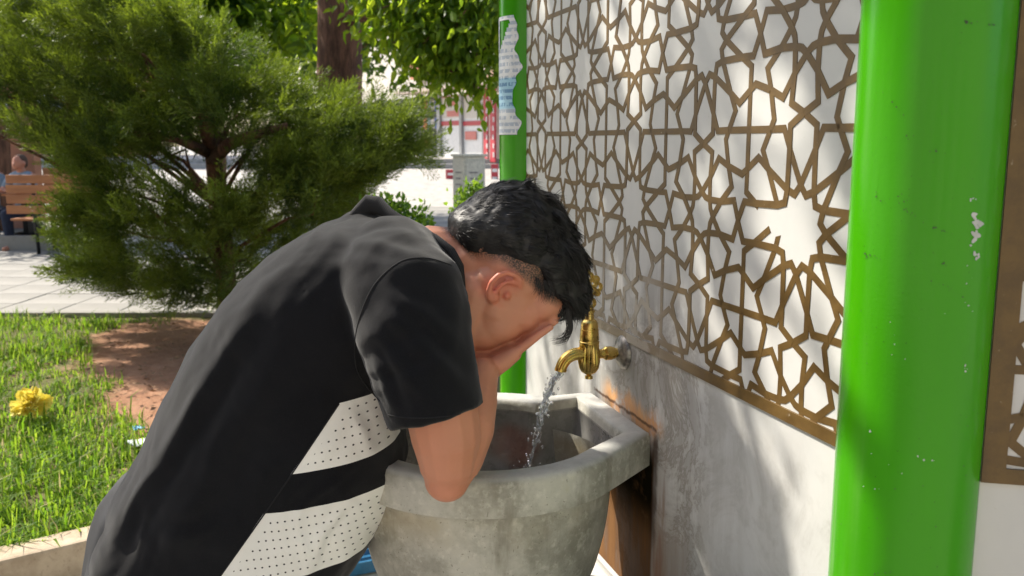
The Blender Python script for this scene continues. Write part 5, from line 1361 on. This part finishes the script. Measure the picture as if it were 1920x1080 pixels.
# utility cabinet
cb_ = onz(880, 432, 0); cab = empty('utility_cabinet', (cb_.x, cb_.y, 0), math.radians(32)); tag(cab, 'beige metal utility cabinet standing on the paving by the shops', 'cabinet')
BEI = plain('beige_metal', (.58, .53, .42), .5)
MB().box((0, 0, .06), (.42, .42, .12)).build('plinth', PAVING, cab)
MB().box((0, 0, .68), (.40, .40, 1.12), bev=.012).build('body', BEI, cab); MB().box((0, 0, 1.262), (.46, .46, .04), bev=.01).build('lid', BEI, cab)
for s, rot in ((-1, 0),):
    d_ = MB().box((0, -.205, .68), (.34, .014, 1.0), bev=.005).build('door', BEI, cab); MB().box((.12, -.217, .7), (.02, .012, .12), bev=.003).build('handle', IRON, d_)
    for k in range(4): MB().box((-.03, -.2135, .98 - k * .1), (.16 - .03 * (k % 2), .003, .028)).build('notice_line', plain('notice_ink', (.25, .22, .2), .7), d_)
    for k in range(4): MB().box((-.2035, 0, .98 - k * .1), (.003, .2 - .04 * (k % 2), .028)).build('notice_line', plain('notice_ink', (.3, .27, .24), .7), cab)
# red and white boards leaning at the steps
for (x0, y0, x1, y1, lab) in ((836, 318, 860, 346, 'small red and white notice board at the foot of the steps'), (921, 308, 934, 346, 'red advertising board half hidden by the far green column')):
    c_ = at((x0 + x1) / 2, (y0 + y1) / 2, 27.0); hw = (x1 - x0) / 1723 * 27.0; hh = (y1 - y0) / 1723 * 27.0
    r0 = empty('advertising_board', (c_.x, 27.0, 0)); tag(r0, lab, 'sign')
    MB().box((0, 0, c_.z), (hw, .05, hh), bev=.008).build('board', RED, r0)
    for s in (-1, 1): MB().box((s * hw * .4, .05, (c_.z - hh / 2) / 2 + .05), (.04, .04, c_.z - hh / 2 + .1)).build('leg', GREYM, r0)
    for k in range(2): MB().box((0, -.03, c_.z + hh * (.2 - .4 * k)), (hw * .7, .012, hh * .16)).build('text_bar', WHT, r0)
# ------------------------------------------------------------------ small things on the ground
c_ = onz(664, 1070, .0); crate = empty('blue_crate', (c_.x + .02, c_.y + .12, 0), math.radians(25)); tag(crate, 'blue plastic crate on the paving beneath the basin', 'crate')
BLU = plain('blue_plastic', (.02, .11, .22), .35)
for z_ in (.03, .12, .21, .29):
    for s in (-1, 1): MB().box((0, s * .15, z_), (.42, .014, .045), bev=.004).build('side_slat', BLU, crate); MB().box((s * .2, 0, z_), (.014, .286, .045), bev=.004).build('side_slat', BLU, crate)
for sx_ in (-1, 1):
    for sy_ in (-1, 1): MB().box((sx_ * .203, sy_ * .153, .16), (.024, .024, .32), bev=.004).build('corner_post', BLU, crate)
MB().box((0, 0, .008), (.39, .28, .012)).build('bottom', BLU, crate)
def scrap(name, label, p, size, mat, seed):
    r = random.Random(seed); vs = []; N = 7
    for j in range(N):
        for i in range(N): vs.append((p.x + (i / (N - 1) - .5) * size[0] + r.gauss(0, .004), p.y + (j / (N - 1) - .5) * size[1] + r.gauss(0, .004), .125 + r.random() * size[2]))
    o = mesh_np(name, vs, [(j * N + i, j * N + i + 1, (j + 1) * N + i + 1, (j + 1) * N + i) for j in range(N - 1) for i in range(N - 1)], mat, None, True); tag(o, label, 'litter'); return o
scrap('paper_scrap', 'crumpled white plastic scrap lying where grass meets soil', onz(272, 832, .13), (.16, .07, .03), plain('white_plastic', (.66, .70, .74), .4), 1)
scrap('plastic_scrap', 'small blue scrap lying on the bare red soil', onz(260, 804, .13), (.05, .035, .02), plain('blue_scrap', (.05, .28, .48), .4), 2)
# fallen twigs and leaves on the soil
LIT = plain('dry_litter', (.24, .14, .075), .9); rl = np.random.default_rng(5); hp = Heap(); n = 900
X = SOILC.x + rl.normal(size=n) * .8; Y = SOILC.y + rl.normal(size=n) * .8
hp.put(*scatter(QV, QF, np.stack([X, Y, np.full(n, .118)], 1), np.stack([rl.normal(size=n), rl.normal(size=n), rl.normal(size=n) * .12], 1), rl.normal(size=n) * .4, rl.uniform(.015, .05, n), rl.random(n)))
ll = hp.build('leaf_litter', LIT); tag(ll, 'dry leaves and chips strewn over the bare soil', 'leaves', kind='stuff')
